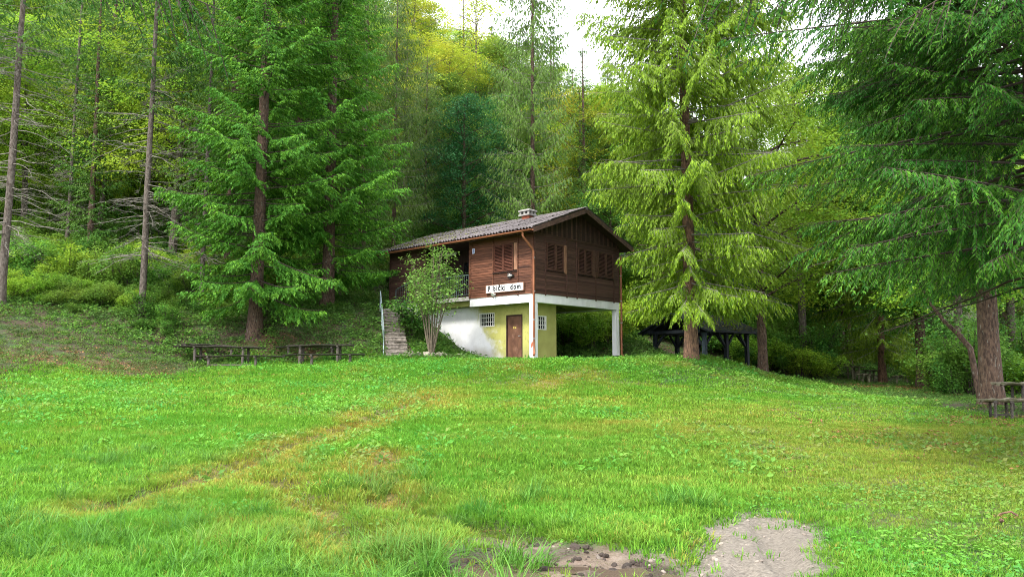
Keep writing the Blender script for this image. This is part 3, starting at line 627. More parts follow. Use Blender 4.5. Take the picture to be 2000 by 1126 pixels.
for k, (dy, dz, ln) in enumerate(((.30, .10, .3), (.34, .02, .34), (.30, -.06, .3), (.2, -.11, .22), (.14, .12, .2))):
    orn.bar((-.075, 1.14, 3.55), (-.095, 1.14 + dy, 3.55 + dz), .03, .035)
orn.box((-.10, -.05), (1.09, 1.2), (3.51, 3.58)); orn = orn.obj('wall_ornament', M['black'], house); orn['label'] = 'small black fan-shaped metal ornament'
for dy, dz in ((.27, .06), (.29, -.02), (.22, .1)):
    MB().bar((-.10, 1.18, 3.55), (-.115, 1.14 + dy, 3.55 + dz), .012, .014).obj('pale_rib', M['white_paint'], orn)
M['plate_blue'] = pm('pale_blue_enamel', (.55, .62, .80), (.45, .5, .7), 9, .4)
mb = MB(); mb.box((-.058, -.05), (3.55, 3.69), (4.76, 5.0)); plq = mb.obj('number_plate', M['plate_blue'], house)
MB().box((-.0605, -.0585), (3.6, 3.64), (4.80, 4.96)).obj('plate_digit', pm('plate_digit_blue', (.12, .14, .4), (.1, .12, .3), 5), plq)
# ---- balcony railing and the short stair beside it
def railing(parent, pts, h, m):
    r = MB()
    P = [np.array(p, float) for p in pts]
    r.tube([p + [0, 0, h] for p in P], .024, 6); r.tube([p + [0, 0, .12] for p in P], .014, 6)
    o = r.obj('railing', m, parent)
    for p in P: MB().tube([p + [0, 0, -.02], p + [0, 0, h]], .024, 6).obj('post', m, o)
    for a, b in zip(P[:-1], P[1:]):
        L = np.linalg.norm(b - a); n = max(2, int(L / .125))
        for i in range(1, n):
            q = a + (b - a) * i / n; MB().tube([q + [0, 0, .12], q + [0, 0, h]], .009, 5).obj('bar', m, o)
    return o
railing(house, [(.09, 3.97, 2.8), (.09, 4.9, 2.8), (.09, 6.0, 2.8), (.09, 7.1, 2.8), (.0, 8.15, 2.8), (-.25, 9.0, 2.42)], 1.03, M['rail_green'])
for i in range(3):
    trim('porch_step', M['concrete'], (-.75 + .02 * i, -.03), (8.36 + .3 * i, 8.66 + .3 * i), (1.6, 2.62 - .16 * i))

# ================================================================ concrete stair with handrail
sb = np.array([-4.93, 32.0]); stp = np.array([-5.92, 36.5]); sdir = unit((stp - sb)[None])[0]; srun = np.linalg.norm(stp - sb)
z_b, z_t = gz1(*sb) - .05, 4.30; ns = 13
stair = empty('garden_stair', (sb[0], sb[1], z_b), math.atan2(sdir[1], sdir[0]) - R(90), 'weathered concrete garden stair leading up to the chalet landing', 'stairs')
rise = (z_t - z_b) / ns; run = srun / ns
rng = np.random.default_rng(8)
for i in range(ns):
    j = rng.normal(0, .012, 4)
    mb = MB(); mb.box((-.46 + j[0], .46 + j[1]), (i * run + j[2], (i + 1) * run + .12), (i * rise - .25, (i + 1) * rise)); s = mb.obj('step', M['concrete'], stair)
    MB().box((-.47 + j[0], .47 + j[1]), (i * run - .025 + j[2], i * run + .2 + j[2]), ((i + 1) * rise + .002, (i + 1) * rise + .05)).obj('tread_nosing', M['concrete'], s)
mb = MB(); mb.box((-.55, .95), (srun + .123, srun + 1.15), (z_t - z_b - .5, z_t - z_b + .02)); mb.obj('landing', M['concrete'], stair)
MB().box((-.5, -.05), (srun + .5, srun + .8), (z_t - z_b + .023, z_t - z_b + .16)).obj('landing_step', M['concrete_pale'], stair)
hp = [(-.58, .05, rise), (-.58, srun * .5, rise * ns * .5 + rise), (-.58, srun - .15, rise * ns)]
r = MB(); r.tube([np.array(p) + [0, 0, .95] for p in hp], .026, 8); hr = r.obj('handrail', M['rail_pale'], stair, True)
MB().tube([np.array(p) + [0, 0, .5] for p in hp], .018, 8).obj('middle_rail', M['rail_pale'], hr, True)
for p in hp: MB().tube([np.array(p) + [0, 0, -.4], np.array(p) + [0, 0, .95]], .026, 8).obj('post', M['rail_pale'], hr, True)
# ================================================================ stones along the flower bed
def stone_mesh(seed, s):
    rng = np.random.default_rng(seed)
    import bmesh
    bm = bmesh.new(); bmesh.ops.create_icosphere(bm, subdivisions=2, radius=1)
    d = rng.normal(0, 1, (6, 3)); d = unit(d); off = rng.uniform(.62, .9, 6)
    for v in bm.verts:
        p = np.array(v.co)
        for a, b in zip(d, off):
            t = p @ a
            if t > b: p = p - a * (t - b)
        p = p * (1 + rng.normal(0, .03)); v.co = p * s
    me = bpy.data.meshes.new('stone'); bm.to_mesh(me); bm.free(); me.materials.append(M['stone']); return me
border = empty('stone_border', (-2.6, 32.6, gz1(-2.6, 32.6)), 0, 'low border of rough field stones around the flower bed by the stair', 'stone border')
rng = np.random.default_rng(4)
bp = [(805, 697), (818, 699), (832, 700), (846, 700), (858, 698), (868, 697), (878, 696), (888, 695), (897, 694), (906, 692), (914, 689)]
for i, (px, py) in enumerate(bp):
    Y = 31.9 + i * .10; x, y, z = gpos(px, Y); sz = rng.uniform(.10, .19)
    o = mobj('stone', stone_mesh(50 + i, (sz * rng.uniform(1, 1.35), sz, sz * rng.uniform(.8, 1.15))), border)
    o.location = (x + 2.6, y - 32.6, z - border.location.z + sz * .42); o.rotation_euler = (0, 0, rng.uniform(0, 6))

# ================================================================ picnic tables and benches of rough half-logs
def plank_mb(L, w, t, seed, n=9, sides=8):
    """slightly bowed half-round plank along x"""
    rng = np.random.default_rng(seed); xs = np.linspace(-L / 2, L / 2, n); V = []; Q = []
    bow = rng.normal(0, .012, n) + .02 * np.cos(xs / L * 3)
    a = np.linspace(0, -math.pi, sides)
    prof = np.vstack([np.stack([np.cos(a) * w / 2, np.sin(a) * t], 1)])
    prof[0, 1] = prof[-1, 1] = 0
    k = len(prof)
    for x, b in zip(xs, bow):
        ww = 1 + rng.normal(0, .04)
        V += [(x, p[0] * ww, p[1] + b) for p in prof]
    for i in range(n - 1):
        for j in range(k): Q.append([i * k + j, i * k + (j + 1) % k, (i + 1) * k + (j + 1) % k, (i + 1) * k + j])
    for e in (0, (n - 1) * k):
        for j in range(1, k - 1): Q.append([e, e + j, e + j + 1, -1] if e else [e, e + j + 1, e + j, -1])
    return V, Q
def furniture(name, px0, px1, Y0, Y1, h, legs, label, cat, group, planks=1, w=.3, stretcher=False, mat='log', leg_r=.055, seed=0, topmat=None):
    a = np.array(gpos(px0, Y0)); b = np.array(gpos(px1, Y1)); c = (a + b) / 2; L = np.linalg.norm((b - a)[:2]); rz = math.atan2(b[1] - a[1], b[0] - a[0])
    zc = gz1(c[0], c[1]); tilt = math.atan2(b[2] - a[2], L) * .25
    o = empty(name, (c[0], c[1], zc), rz, label, cat, group)
    for k in range(planks):
        V, Q = plank_mb(L, w * .96, .07, seed + k)
        p = mobj('plank', mesh_np('plank', V, Q, [M[topmat or mat]]), o); p.location = (0, (k - (planks - 1) / 2) * w, h); p.rotation_euler = (0, -tilt, 0)
    wt = w * planks
    for px in legs:
        t = (px - px0) / (px1 - px0) - .5; lx = t * L; wx, wy = c[0] + math.cos(rz) * lx, c[1] + math.sin(rz) * lx
        zb = gz1(wx, wy) - zc - .15; zt = h - .05 + math.tan(tilt) * lx
        ys = (0,) if planks == 1 else (-wt * .32, wt * .32)
        for yy in ys:
            mb = MB(); mb.tube([(lx, yy, zb), (lx + .01, yy, zt)], [leg_r * 1.1, leg_r], 7); mb.obj('leg', M[mat], o)
        mb = MB(); mb.bar((lx, -wt * .45, zt), (lx, wt * .45, zt), .08, .05); mb.obj('crossbar', M[mat], o)
    if stretcher:
        l0, l1 = [((q - px0) / (px1 - px0) - .5) * L for q in (legs[0], legs[-1])]
        mb = MB(); mb.bar((l0, 0, .10), (l1, 0, .10), .06, .05); mb.obj('stretcher', M[mat], o)
    return o
G = 'log picnic furniture at the foot of the slope'
furniture('picnic_table', 348, 512, 30.4, 30.2, .78, (386, 479), 'long dark log table under the big spruce, left of the two', 'table', G, 3, .27, seed=1)
furniture('picnic_table', 562, 688, 30.4, 30.5, .76, (588, 661), 'shorter log table with yellow lichen, nearer the concrete stair', 'table', G, 3, .27, seed=5)
furniture('log_bench', 383, 553, 29.2, 29.0, .46, (407, 499), 'front log bench with a low stretcher, before the long log table', 'bench', G, 1, .34, True, seed=9)
furniture('log_bench', 553, 712, 29.3, 29.5, .46, (608, 683), 'front log bench before the shorter log table near the stair', 'bench', G, 1, .34, seed=11)
furniture('log_bench', 333, 470, 31.4, 31.2, .44, (364, 452), 'rear log bench on the uphill side of the long log table', 'bench', G, 1, .32, seed=13)
furniture('log_bench', 540, 665, 31.5, 31.5, .44, (563, 648), 'rear log bench on the uphill side of the shorter log table', 'bench', G, 1, .32, seed=15)
furniture('picnic_bench', 1917, 2045, 18.2, 18.0, .47, (1940, 1972), 'grey plank bench at the right edge beneath the big trunk', 'bench', None, 2, .2, True, mat='log', topmat='log_mossy', leg_r=.032, seed=17)
furniture('picnic_table', 1953, 2090, 19.6, 19.4, .78, (1990, 2070), 'mossy plank table at the right edge behind the grey bench', 'table', None, 3, .26, mat='log', topmat='log_mossy', leg_r=.036, seed=21)
G2_ = 'picnic furniture among the trees on the right'
furniture('picnic_table', 1645, 1686, 43.5, 43.5, .80, (1661, 1674), 'far picnic table left of the others under the right-hand spruces', 'table', G2_, 3, .3, mat='log_mossy', seed=25)
furniture('picnic_table', 1690, 1719, 44, 44, .78, (1696, 1712), 'far picnic table beside the reddish trunk under the right-hand spruces', 'table', G2_, 3, .3, mat='log_mossy', seed=29)
furniture('picnic_bench', 1674, 1708, 41.5, 41.5, .5, (1685, 1697), 'far short bench in front of the two far picnic tables', 'bench', G2_, 1, .4, mat='log_mossy', seed=31)
furniture('picnic_bench', 1746, 1778, 41, 41, .5, (1752, 1772), 'far short bench right of the reddish trunk near the stump', 'bench', G2_, 1, .4, mat='log_mossy', seed=33)

# ================================================================ open pavilion behind the mound
px_, py_ = 9.9, 39.0; pav = empty('open_pavilion', (px_, py_, gz1(px_, py_)), R(38), 'open dark timber pavilion half hidden behind the mound and spruce', 'pavilion')
hw_, hh = 1.75, 2.15
for sx, sy in ((-1, -1), (1, -1), (1, 1), (-1, 1), (0, -1), (0, 1)):
    mb = MB(); x, y = sx * hw_, sy * hw_ * .9
    mb.box((x - .09, x + .09), (y - .09, y + .09), (-.5, hh)); p = mb.obj('post', M['pavilion_front' if (sx, sy) == (-1, -1) else 'pavilion'], pav)
    for d in ((1, 0), (-1, 0), (0, 1), (0, -1)):
        e = (x + d[0] * .6, y + d[1] * .6)
        if abs(e[0]) <= hw_ + .01 and abs(e[1]) <= hw_ * .9 + .01: MB().bar((x, y, hh - .75), (e[0], e[1], hh - .05), .08, .1).obj('brace', M['pavilion'], p)
for y in (-1, 1): MB().box((-hw_ - .45, hw_ + .45), (y * hw_ * .9 - .08, y * hw_ * .9 + .08), (hh + .002, hh + .18)).obj('beam', M['pavilion'], pav)
for x in (-1, 1): MB().box((x * hw_ - .08, x * hw_ + .08), (-hw_ * .9 + .085, hw_ * .9 - .085), (hh + .004, hh + .16)).obj('beam', M['pavilion'], pav)
pr_ = MB()
for s in (-1, 1):
    e, rr = s * (hw_ * .9 + .7), 0; z0, z1 = hh - .02, hh + .95
    V = [(-hw_ - .6, e, z0), (hw_ + .6, e, z0), (hw_ + .6, rr, z1), (-hw_ - .6, rr, z1)]; V += [(a, b, c + .08) for a, b, c in V]
    pr_.add(V, [[0, 1, 2, 3], [7, 6, 5, 4], [0, 4, 5, 1], [1, 5, 6, 2], [2, 6, 7, 3], [3, 7, 4, 0]])
prf = pr_.obj('roof', M['pavilion'], pav)
for x in np.arange(-hw_ - .3, hw_ + .5, .62):
    for s in (-1, 1): MB().bar((x, s * (hw_ * .9 + .65), hh - .05), (x, 0, hh + .88), .06, .09).obj('rafter', M['pavilion'], prf)
n = 1500; rng = np.random.default_rng(6)
P = np.stack([rng.uniform(-hw_ - .6, hw_ + .6, n), rng.uniform(-2.25, 2.25, n), np.zeros(n)], 1); P[:, 2] = hh + .07 + .97 * (1 - np.abs(P[:, 1]) / 2.275)
D = unit(rng.normal(0, 1, (n, 3)) * [1, 1, .3]); S = unit(np.cross(D, rng.normal(0, 1, (n, 3)) * [.3, .3, 1]))
V, Q = kites(P, D, S, rng.uniform(.06, .14, n), .07); o = mobj('moss', mesh_np('moss', V, Q, [M['moss']]), prf); o['kind'] = 'stuff'
MB().box((-.9, .9), (.4, 1.0), (.62, .68)).obj('table_top', M['pavilion'], pav)
for x in (-.7, .7): MB().box((x - .05, x + .05), (.5, .9), (-.3, .617)).obj('table_leg', M['pavilion'], pav)
# fallen sticks on the grass at the right
def stick(px, py, Y, L, rz, r, label):
    x, y, z = gpos(px, Y); rng = np.random.default_rng(int(px)); n = 6; t = np.linspace(0, 1, n)
    P = np.stack([np.cos(rz) * L * t, np.sin(rz) * L * t, .02 + .02 * np.sin(t * 5)], 1) + rng.normal(0, .008, (n, 3))
    P[:, 2] += gz(x + P[:, 0], y + P[:, 1]) - z + .02
    mb = MB(); mb.tube(P, r * (1 - .5 * t), 6); pass
    o = mb.obj('fallen_stick', M['bark_red'], None); o.location = (x, y, z); tag(o, label, 'stick')
stick(1985, 998, 8.0, .22, R(160), .014, 'pale brown fallen stick at the right edge, farther one')
stick(1950, 1018, 7.7, .12, R(35), .018, 'thick short fallen stick at the right edge, nearer one')
# ================================================================ trees
def trunk_mesh(rng, H, r0, mat, lean=0., k=12, segs=16, rtop=.03, flare=.45, sink=.6):
    t = np.concatenate([[0, .012, .03], np.linspace(.06, 1, segs)]); z = t * (H + sink) - sink
    wob = np.cumsum(rng.normal(0, .02, (len(t), 2)), 0) * .5
    P = np.stack([lean * t * t * H + wob[:, 0], wob[:, 1], z], 1)
    rad = r0 * (1 - t) ** .85 + rtop; rad = rad * (1 + flare * np.exp(-np.maximum(z + .1, 0) / .35))
    V, Q = tubes(P[None], rad[None], k)
    V = V + rng.normal(0, r0 * .03, V.shape)
    return mesh_np('trunk', V, Q, [mat], None, True), P
def wood_mesh(PS, RS, mats, k=3):
    V = []; Q = []; n = 0
    for P, Rr in zip(PS, RS):
        v, q = tubes(P, Rr, k); V.append(v); Q.append(q + n); n += len(v)
    return mesh_np('branches', np.concatenate(V), np.concatenate(Q), mats, None, False)
def spruce(seed, H, zb, Rmax, r0, needles, bark, twigm, dz=.45, nb=5, e_low=-.45, e_top=.55, curl=.30, hang=.55, tw=.24, ww=.05, d2=.22, d3=.10, power=.8, gap=.12, dead=0, dead_z=1.5,
           l2k=.40, l2max=1.1, wood2=False, zmax=None, azr=None, thin=0., lowshrink=.6, lowrange=3.0, sidetw=.65, bias=(0., 0.)):
    rng = np.random.default_rng(seed)
    tm, TP = trunk_mesh(rng, H, r0, bark)
    def ctr(z): return np.array([np.interp(z, TP[:, 2], TP[:, 0]), np.interp(z, TP[:, 2], TP[:, 1])])
    KV = []; KQ = []; nk = 0; BP = []; BR = []; B2 = []; R2 = []
    z = zb
    while z < H - .25:
        f = (z - zb) / (H - zb); step = dz * (1 - .45 * f) * rng.uniform(.75, 1.25)
        n = max(3, int(round(nb + rng.normal(0, .8)))); a0 = rng.uniform(0, 6.28)
        for i in range(n):
            az = a0 + 6.283 * i / n + rng.normal(0, .22); zz = z + rng.uniform(-.3, .3) * step
            if zmax is not None and zz > zmax: continue
            if azr is not None and math.cos(az - azr[0]) < azr[1]: continue
            if rng.random() < thin: continue
            L = Rmax * (1 - f) ** power * rng.uniform(.62, 1.15) * (lowshrink + (1 - lowshrink) * min(1, (zz - zb) / lowrange)) * (1 + bias[1] * (1 - .65 * min(1, (zz - zb) / 7.)) * math.cos(az - bias[0])) + .12
            e = e_low + (e_top - e_low) * f ** .8 + rng.normal(0, .13); c = curl * (1 - f) * rng.uniform(.5, 1.4)
            rad = np.array([math.cos(az), math.sin(az), 0]); cx, cy = ctr(zz); base = np.array([cx, cy, zz])
            def ax(t):
                t = np.asarray(t)[..., None]
                return base + rad * (L * t) + np.array([0, 0, 1.]) * (L * (math.tan(e) * t + c * t ** 2.2))
            tt = np.linspace(0, 1, 6); BP.append(ax(tt)); BR.append((.006 + .007 * L) * (1 - tt * .9) * min(1.0, r0 * 4))
            n2 = max(4, int(L * (1 - gap) / d2) * 2); ts = gap + (1 - gap) * (np.arange(n2) + rng.uniform(0, 1, n2)) / n2
            sd_ = np.where(np.arange(n2) % 2, 1., -1.)
            A = ax(ts); T = unit(ax(np.minimum(ts + .05, 1.05)) - ax(ts - .05)); lat = unit(np.cross(T, [0, 0, 1.])) * sd_[:, None]
            env = np.minimum(1, .35 + ts * 2.2) * (1 - ts) ** .6
            l2 = np.minimum(L * l2k * env * rng.uniform(.7, 1.25, n2) + .10, l2max)
            D2 = unit(T * .8 + lat * sidetw + np.array([0, 0, -.35 * hang]) + rng.normal(0, .12, (n2, 3)))
            n3 = np.maximum(3, (l2 / d3).astype(int) * 2); idx = np.repeat(np.arange(n2), n3)
            loc_ = np.arange(len(idx)) - np.repeat(np.cumsum(n3) - n3, n3)
            s = (loc_ + rng.uniform(0, 1, len(idx))) / n3[idx]; last = loc_ == n3[idx] - 1; s[last] = .96
            sg = np.where(loc_ % 2, 1., -1.)
            d2_ = D2[idx]; ll = l2[idx]
            sag = -.35 * hang * (s ** 2 * ll)[:, None] * np.array([0, 0, 1.])
            B = A[idx] + d2_ * (ll * s)[:, None] + sag
            lt2 = unit(np.cross(d2_, [0, 0, 1.]))
            side = np.where(last, 0., sg)[:, None]
            D3 = unit(d2_ * .75 + lt2 * side * .7 + np.array([0, 0, -1.]) * (hang * rng.uniform(.3, 1.4, len(idx)))[:, None] + rng.normal(0, .26, (len(idx), 3)))
            S = unit(np.cross(D3, rng.normal(0, .55, (len(idx), 3)) + np.array([0, 0, 1.])))
            l3 = tw * rng.uniform(.6, 1.25, len(idx)) * (1 - .35 * s)
            v, q = kites(B, D3, S, l3, ww * rng.uniform(.75, 1.25, len(idx)), np.array([0, 0, -.12]) * l3[:, None] * hang)
            KV.append(v); KQ.append(q + nk); nk += len(v)
            if wood2:
                u_ = np.linspace(0, 1, 3)[None, :, None]
                B2.append(A[:, None] + D2[:, None] * (l2[:, None, None] * u_) + np.array([0, 0, -.35 * hang]) * (l2[:, None, None] * u_ ** 2)); R2.append(np.broadcast_to(np.array([.006, .004, .002]), (n2, 3)))
        z += step
    if dead:
        for i in range(dead):
            zz = rng.uniform(dead_z, zb + 1.5); az = rng.uniform(0, 6.28); L = rng.uniform(.5, 1.0) * Rmax * .9; rad = np.array([math.cos(az), math.sin(az), 0])
            cx, cy = ctr(zz); tt = np.linspace(0, 1, 6); e = rng.uniform(-.35, .25); cc = rng.uniform(-.35, .1)
            P = np.array([cx, cy, zz]) + rad * (L * tt)[:, None] + np.array([0, 0, 1.]) * (L * (e * tt + cc * tt ** 2))[:, None]; P[1:] += rng.normal(0, .03 * L / 2, (5, 3))
            BP.append(P); BR.append((.006 + .006 * L) * (1 - .85 * tt))
            m_ = int(L / .11); ts = rng.uniform(.2, 1, m_); A = np.stack([np.interp(ts, tt, P[:, j]) for j in range(3)], 1)
            lat = np.cross(rad, [0, 0, 1.]); D = unit(rad * .8 + lat * np.where(np.arange(m_) % 2, 1, -1)[:, None] * .8 + rng.normal(0, .25, (m_, 3)))
            u_ = np.linspace(0, 1, 3)[None, :, None]; l_ = rng.uniform(.2, .7, m_)[:, None, None] * (1 - ts[:, None, None] * .5)
            B2.append(A[:, None] + D[:, None] * (l_ * u_) + np.array([0, 0, -.2]) * l_ * u_ ** 2); R2.append(np.broadcast_to(np.array([.005, .004, .002]), (m_, 3)))
    out = {'trunk': tm}
    PS = [np.stack(BP)]; RS = [np.stack(BR)]
    Vb, Qb = tubes(PS[0], RS[0], 4); 
    if B2:
        v2, q2 = tubes(np.concatenate(B2), np.concatenate(R2), 3); Qb = np.vstack([Qb, q2 + len(Vb)]); Vb = np.vstack([Vb, v2])
    out['branches'] = mesh_np('branches', Vb, Qb, [twigm])
    if KV: out['crown'] = mesh_np('crown', np.concatenate(KV), np.concatenate(KQ), [needles])
    return out
def broadleaf(seed, H, r0, cz0, cr, leafm, barkm, nlimb=26, spray=14, nleaf=60, leaf=.11, flat=.35, lean=0., sparse=0., stems=1, spread=1.0, shape=.5, low=.3):
    """trunk(s), curved limbs, and flat leaf sprays spread along the limbs"""
    rng = np.random.default_rng(seed); KV = []; KQ = []; nk = 0; BP = []; BR = []
    if stems == 1:
        tm, TP = trunk_mesh(rng, H * .93, r0, barkm, lean)
        starts = [TP]
    else: tm = None; starts = []
    for i in range(nlimb):
        f = (i + rng.random()) / nlimb
        az = i * 2.4 + rng.normal(0, .3); rad = np.array([math.cos(az), math.sin(az), 0])
        if stems == 1:
            zz = cz0 + (H * .9 - cz0) * f; st = np.array([np.interp(zz, TP[:, 2], TP[:, 0]), np.interp(zz, TP[:, 2], TP[:, 1]), zz])
            L = cr * (math.sin(math.pi * min(1, (f * .85 + .15)) ** .7) ** shape) * rng.uniform(.7, 1.1) + .25; rise = rng.uniform(.15, .6) + .5 * f
        else:
            st = np.array([rad[0] * .05, rad[1] * .05, -.1]); L = cr * rng.uniform(.25, 1.0); rise = H / max(L, .2) * rng.uniform(.55, 1.0)
        tt = np.linspace(0, 1, 6); P = st + rad * (L * tt)[:, None] + np.array([0, 0, 1.]) * (L * rise * (tt - .35 * tt ** 2) if stems == 1 else L * rise * tt ** .8)[:, None]
        P[1:] += np.cumsum(rng.normal(0, .05 * min(L, 2.), (5, 3)), 0) * .5
        BP.append(P); BR.append((.01 + .014 * L if stems == 1 else r0 * rng.uniform(.6, 1.)) * (1 - .88 * tt) + .003)
        ns_ = max(2, int(spray * (.4 + L / cr * .8)))
        ts = rng.uniform(.15 if stems == 1 else low, 1.05, ns_) ** .75; C = np.stack([np.interp(ts, tt, P[:, j]) for j in range(3)], 1)
        C = C + rng.normal(0, .19 * spread * (L if stems == 1 else cr), (ns_, 3)) * [1, 1, .55]
        for c in C:
            if rng.random() < sparse: continue
            n = int(nleaf * rng.uniform(.5, 1.4)); rs = rng.uniform(.35, .75) * (cr * .16 + .22)
            out_ = unit((c - np.array([st[0], st[1], c[2] - .5]))[None])[0]
            p = rng.normal(0, 1, (n, 3)) * [rs, rs, rs * flat]; p[:, 2] -= .25 * (p @ out_) + .25 * np.hypot(p[:, 0], p[:, 1])
            p += c
            nrm = unit(rng.normal(0, .5, (n, 3)) + np.array([0, 0, 1.]) + out_ * .4)
            D = unit(np.cross(nrm, rng.normal(0, 1, (n, 3)))); S = np.cross(nrm, D)
            l = leaf * rng.uniform(.65, 1.3, n)
            v, q = kites(p, D, S, l, l * rng.uniform(.5, .75, n), -nrm * (l * .15)[:, None]); KV.append(v); KQ.append(q + nk); nk += len(v)
            # twig into the spray
            u_ = np.linspace(0, 1, 3)[:, None]; k_ = int(rng.integers(2, 5)); BP.append(np.stack([np.interp(np.linspace(0, 1, 6), [0, 1], [P[k_, j], c[j]]) for j in range(3)], 1)); BR.append(np.linspace(.009, .003, 6))
    o = {}
    if tm is not None: o['trunk'] = tm
    V, Q = tubes(np.stack(BP), np.stack(BR), 5 if stems > 1 else 4); o['branches'] = mesh_np('branches', V, Q, [barkm])
    if KV: o['crown'] = mesh_np('crown', np.concatenate(KV), np.concatenate(KQ), [leafm])
    return o
def plant(name, parts, loc, label, cat='tree', group=None, rz=0., s=1., sx=None, remat=None):
    o = empty(name, loc, rz, label, cat, group); o.scale = (sx or s, sx or s, s)
    for k, me in parts.items():
        c = mobj(k, me, o)
    return o
Bk, Tw = M['bark_red'], M['twig_dark']
S_A = spruce(11, 26, 1.8, 4.2, .28, M['spruce_bright'], M['bark_dark'], M['twig_dark'], dz=.72, nb=6, e_low=-.30, e_top=.5, curl=.20, hang=.95, d2=.17, d3=.065, tw=.20, ww=.062, lowshrink=.75, power=.58, gap=.2, thin=.05, l2k=.36)
S_B = spruce(12, 27, 2.7, 5.6, .25, M['spruce_lime'], M['bark_red'], M['twig'], dz=.66, nb=7, e_low=-.24, e_top=.35, curl=.02, hang=1.45, d2=.20, d3=.075, tw=.22, ww=.060, lowshrink=.52, lowrange=7., power=.48, gap=.15, thin=.04, l2k=.34, wood2=True, bias=(-1.5, .24))
S_C = spruce(13, 22, 1.6, 3.2, .22, M['spruce_mid'], M['bark_dark'], M['twig_dark'], dz=.75, nb=5, e_low=-.3, e_top=.5, hang=.9, d2=.28, d3=.13, tw=.28, ww=.075, dead=10, thin=.1)
S_D = spruce(14, 25, 10.5, 3.2, .14, M['spruce_mid'], M['bark_grey'], M['twig'], dz=.65, nb=4, e_low=-.2, hang=.8, d2=.32, d3=.17, tw=.34, ww=.08, dead=110, dead_z=2.6)
S_E = spruce(15, 26, 4.0, 4.0, .17, M['spruce_grey'], M['bark_dark'], M['twig'], dz=.66, nb=5, e_low=-.15, e_top=.30, curl=.25, hang=1.7, d2=.30, d3=.16, tw=.30, ww=.085, thin=.08, dead=20, power=.42, wood2=True, l2k=.3)
S_F = spruce(16, 19, 3.9, 4.4, .27, M['spruce_near'], M['bark_dark'], M['twig_dark'], dz=.5, nb=6, e_low=-.22, e_top=.3, curl=.08, hang=.9, d2=.2, d3=.09, tw=.22, ww=.062, dead=8, dead_z=3., thin=.05)
S_N = spruce(17, 17, 3.3, 4.95, .24, M['spruce_near'], M['bark_dark'], M['twig_dark'], dz=.38, nb=8, e_low=-.10, e_top=.30, curl=-.04, hang=1.0, d2=.125, d3=.034, tw=.115, ww=.022, l2k=.3, l2max=.95, wood2=True, zmax=11.5, azr=(R(190), -.1), gap=.2, dead=4, dead_z=2.8)
B_L = broadleaf(21, 19, .22, 4.5, 4.6, M['leaf_light'], M['bark_grey'], 40, 15, 62, .17, .32)
B_M = broadleaf(22, 17, .22, 3.2, 4.4, M['leaf_mid'], M['bark_dark'], 40, 15, 62, .17, .4)
B_D = broadleaf(23, 15, .2, 1.2, 4.2, M['leaf_dark'], M['bark_dark'], 40, 15, 60, .15, .45)
B_Y = broadleaf(24, 16, .2, 3.0, 4.2, M['leaf_yellow'], M['bark_grey'], 36, 14, 55, .16, .3)
B_T = broadleaf(25, 20, .13, 8.0, 2.6, M['leaf_yellow'], M['bark_grey'], 34, 8, 26, .17, .8, sparse=.15, spread=1.3)
B_BR = broadleaf(26, 16, .20, 3.2, 5.4, M['leaf_light'], M['bark_dark'], 34, 14, 90, .13, .16, spread=.9)

def put(parts, name, px, Y, label, cat='tree', group=None, rz=0., s=1., sx=None, dzz=0):
    x, y, z = gpos(px, Y); return plant(name, parts, (x, y, z + dzz), label, cat, group, rz, s, sx)
# left slope
put(S_D, 'spruce_tree', 2, 31, 'grey spruce trunk with bare dead branches at the left edge', rz=.4, s=1.0)
put(S_D, 'spruce_tree', 275, 33, 'pale lichen-grey spruce trunk with bare dead branches, second from the left edge', rz=2.6, s=.92)
put(S_D, 'spruce_tree', 393, 35.5, 'slim reddish spruce trunk between the lichen-grey trunk and the big bright spruce', rz=4.4, s=.85, sx=.7)
put(S_D, 'spruce_tree', 128, 43, 'slim spruce pole deep in the bushes near the left edge', rz=1.4, s=.95, sx=.7)
put(S_D, 'spruce_tree', 338, 45, 'slim spruce pole between the two lichen-grey and reddish left trunks, farther back', rz=5.4, s=.95, sx=.7)
put(S_A, 'spruce_tree', 497, 32.5, 'big bright green spruce behind the long log table', rz=.6, s=1.0)
put(S_A, 'spruce_tree', 640, 36.5, 'broad bright green spruce between the big one and the reddish trunk', rz=2.9, s=.95, sx=1.08)
put(S_C, 'spruce_tree', 703, 42, 'tall spruce with thick reddish trunk behind the stair', rz=1.2, s=1.15, sx=1.0)
put(S_C, 'spruce_tree', 440, 40, 'darker spruce rising behind the big bright spruce on the left', rz=.2, s=1.15)
put(S_C, 'spruce_tree', 575, 44, 'dark spruce top between the two bright green spruces', rz=5.2, s=1.2)
put(S_E, 'spruce_tree', 768, 46, 'greyish sparse spruce left of the chalet roof', rz=2.0, s=.72)
put(S_E, 'spruce_tree', 830, 50, 'greyish drooping spruce above the chalet roof, left of the dark broadleaf tree', rz=3.0, s=.55)
# behind the chalet
put(S_E, 'spruce_tree', 1042, 45, 'tall sparse spruce standing against the sky behind the chimney', rz=.5, s=1.0, sx=.9)
put(B_T, 'thin_tree', 928, 66, 'slender nearly bare tree with yellowing leaves against the white sky', rz=1., s=1.1)
put(B_D, 'broadleaf_tree', 905, 50, 'dark green broadleaf tree directly above the chalet roof', rz=.3, s=.85)
put(B_M, 'broadleaf_tree', 1010, 56, 'mid green broadleaf tree behind the tall sparse spruce', rz=2.3, s=.75)
put(B_Y, 'broadleaf_tree', 870, 62, 'yellow-green broadleaf tree high on the hill above the roof', rz=1.3, s=.95)
put(B_M, 'broadleaf_tree', 985, 66, 'mid green broadleaf tree under the skyline above the chalet', rz=4.3, s=.95)
put(B_Y, 'broadleaf_tree', 1135, 52, 'yellowing broadleaf tree right of the tall sparse spruce', rz=2.2, s=.9)
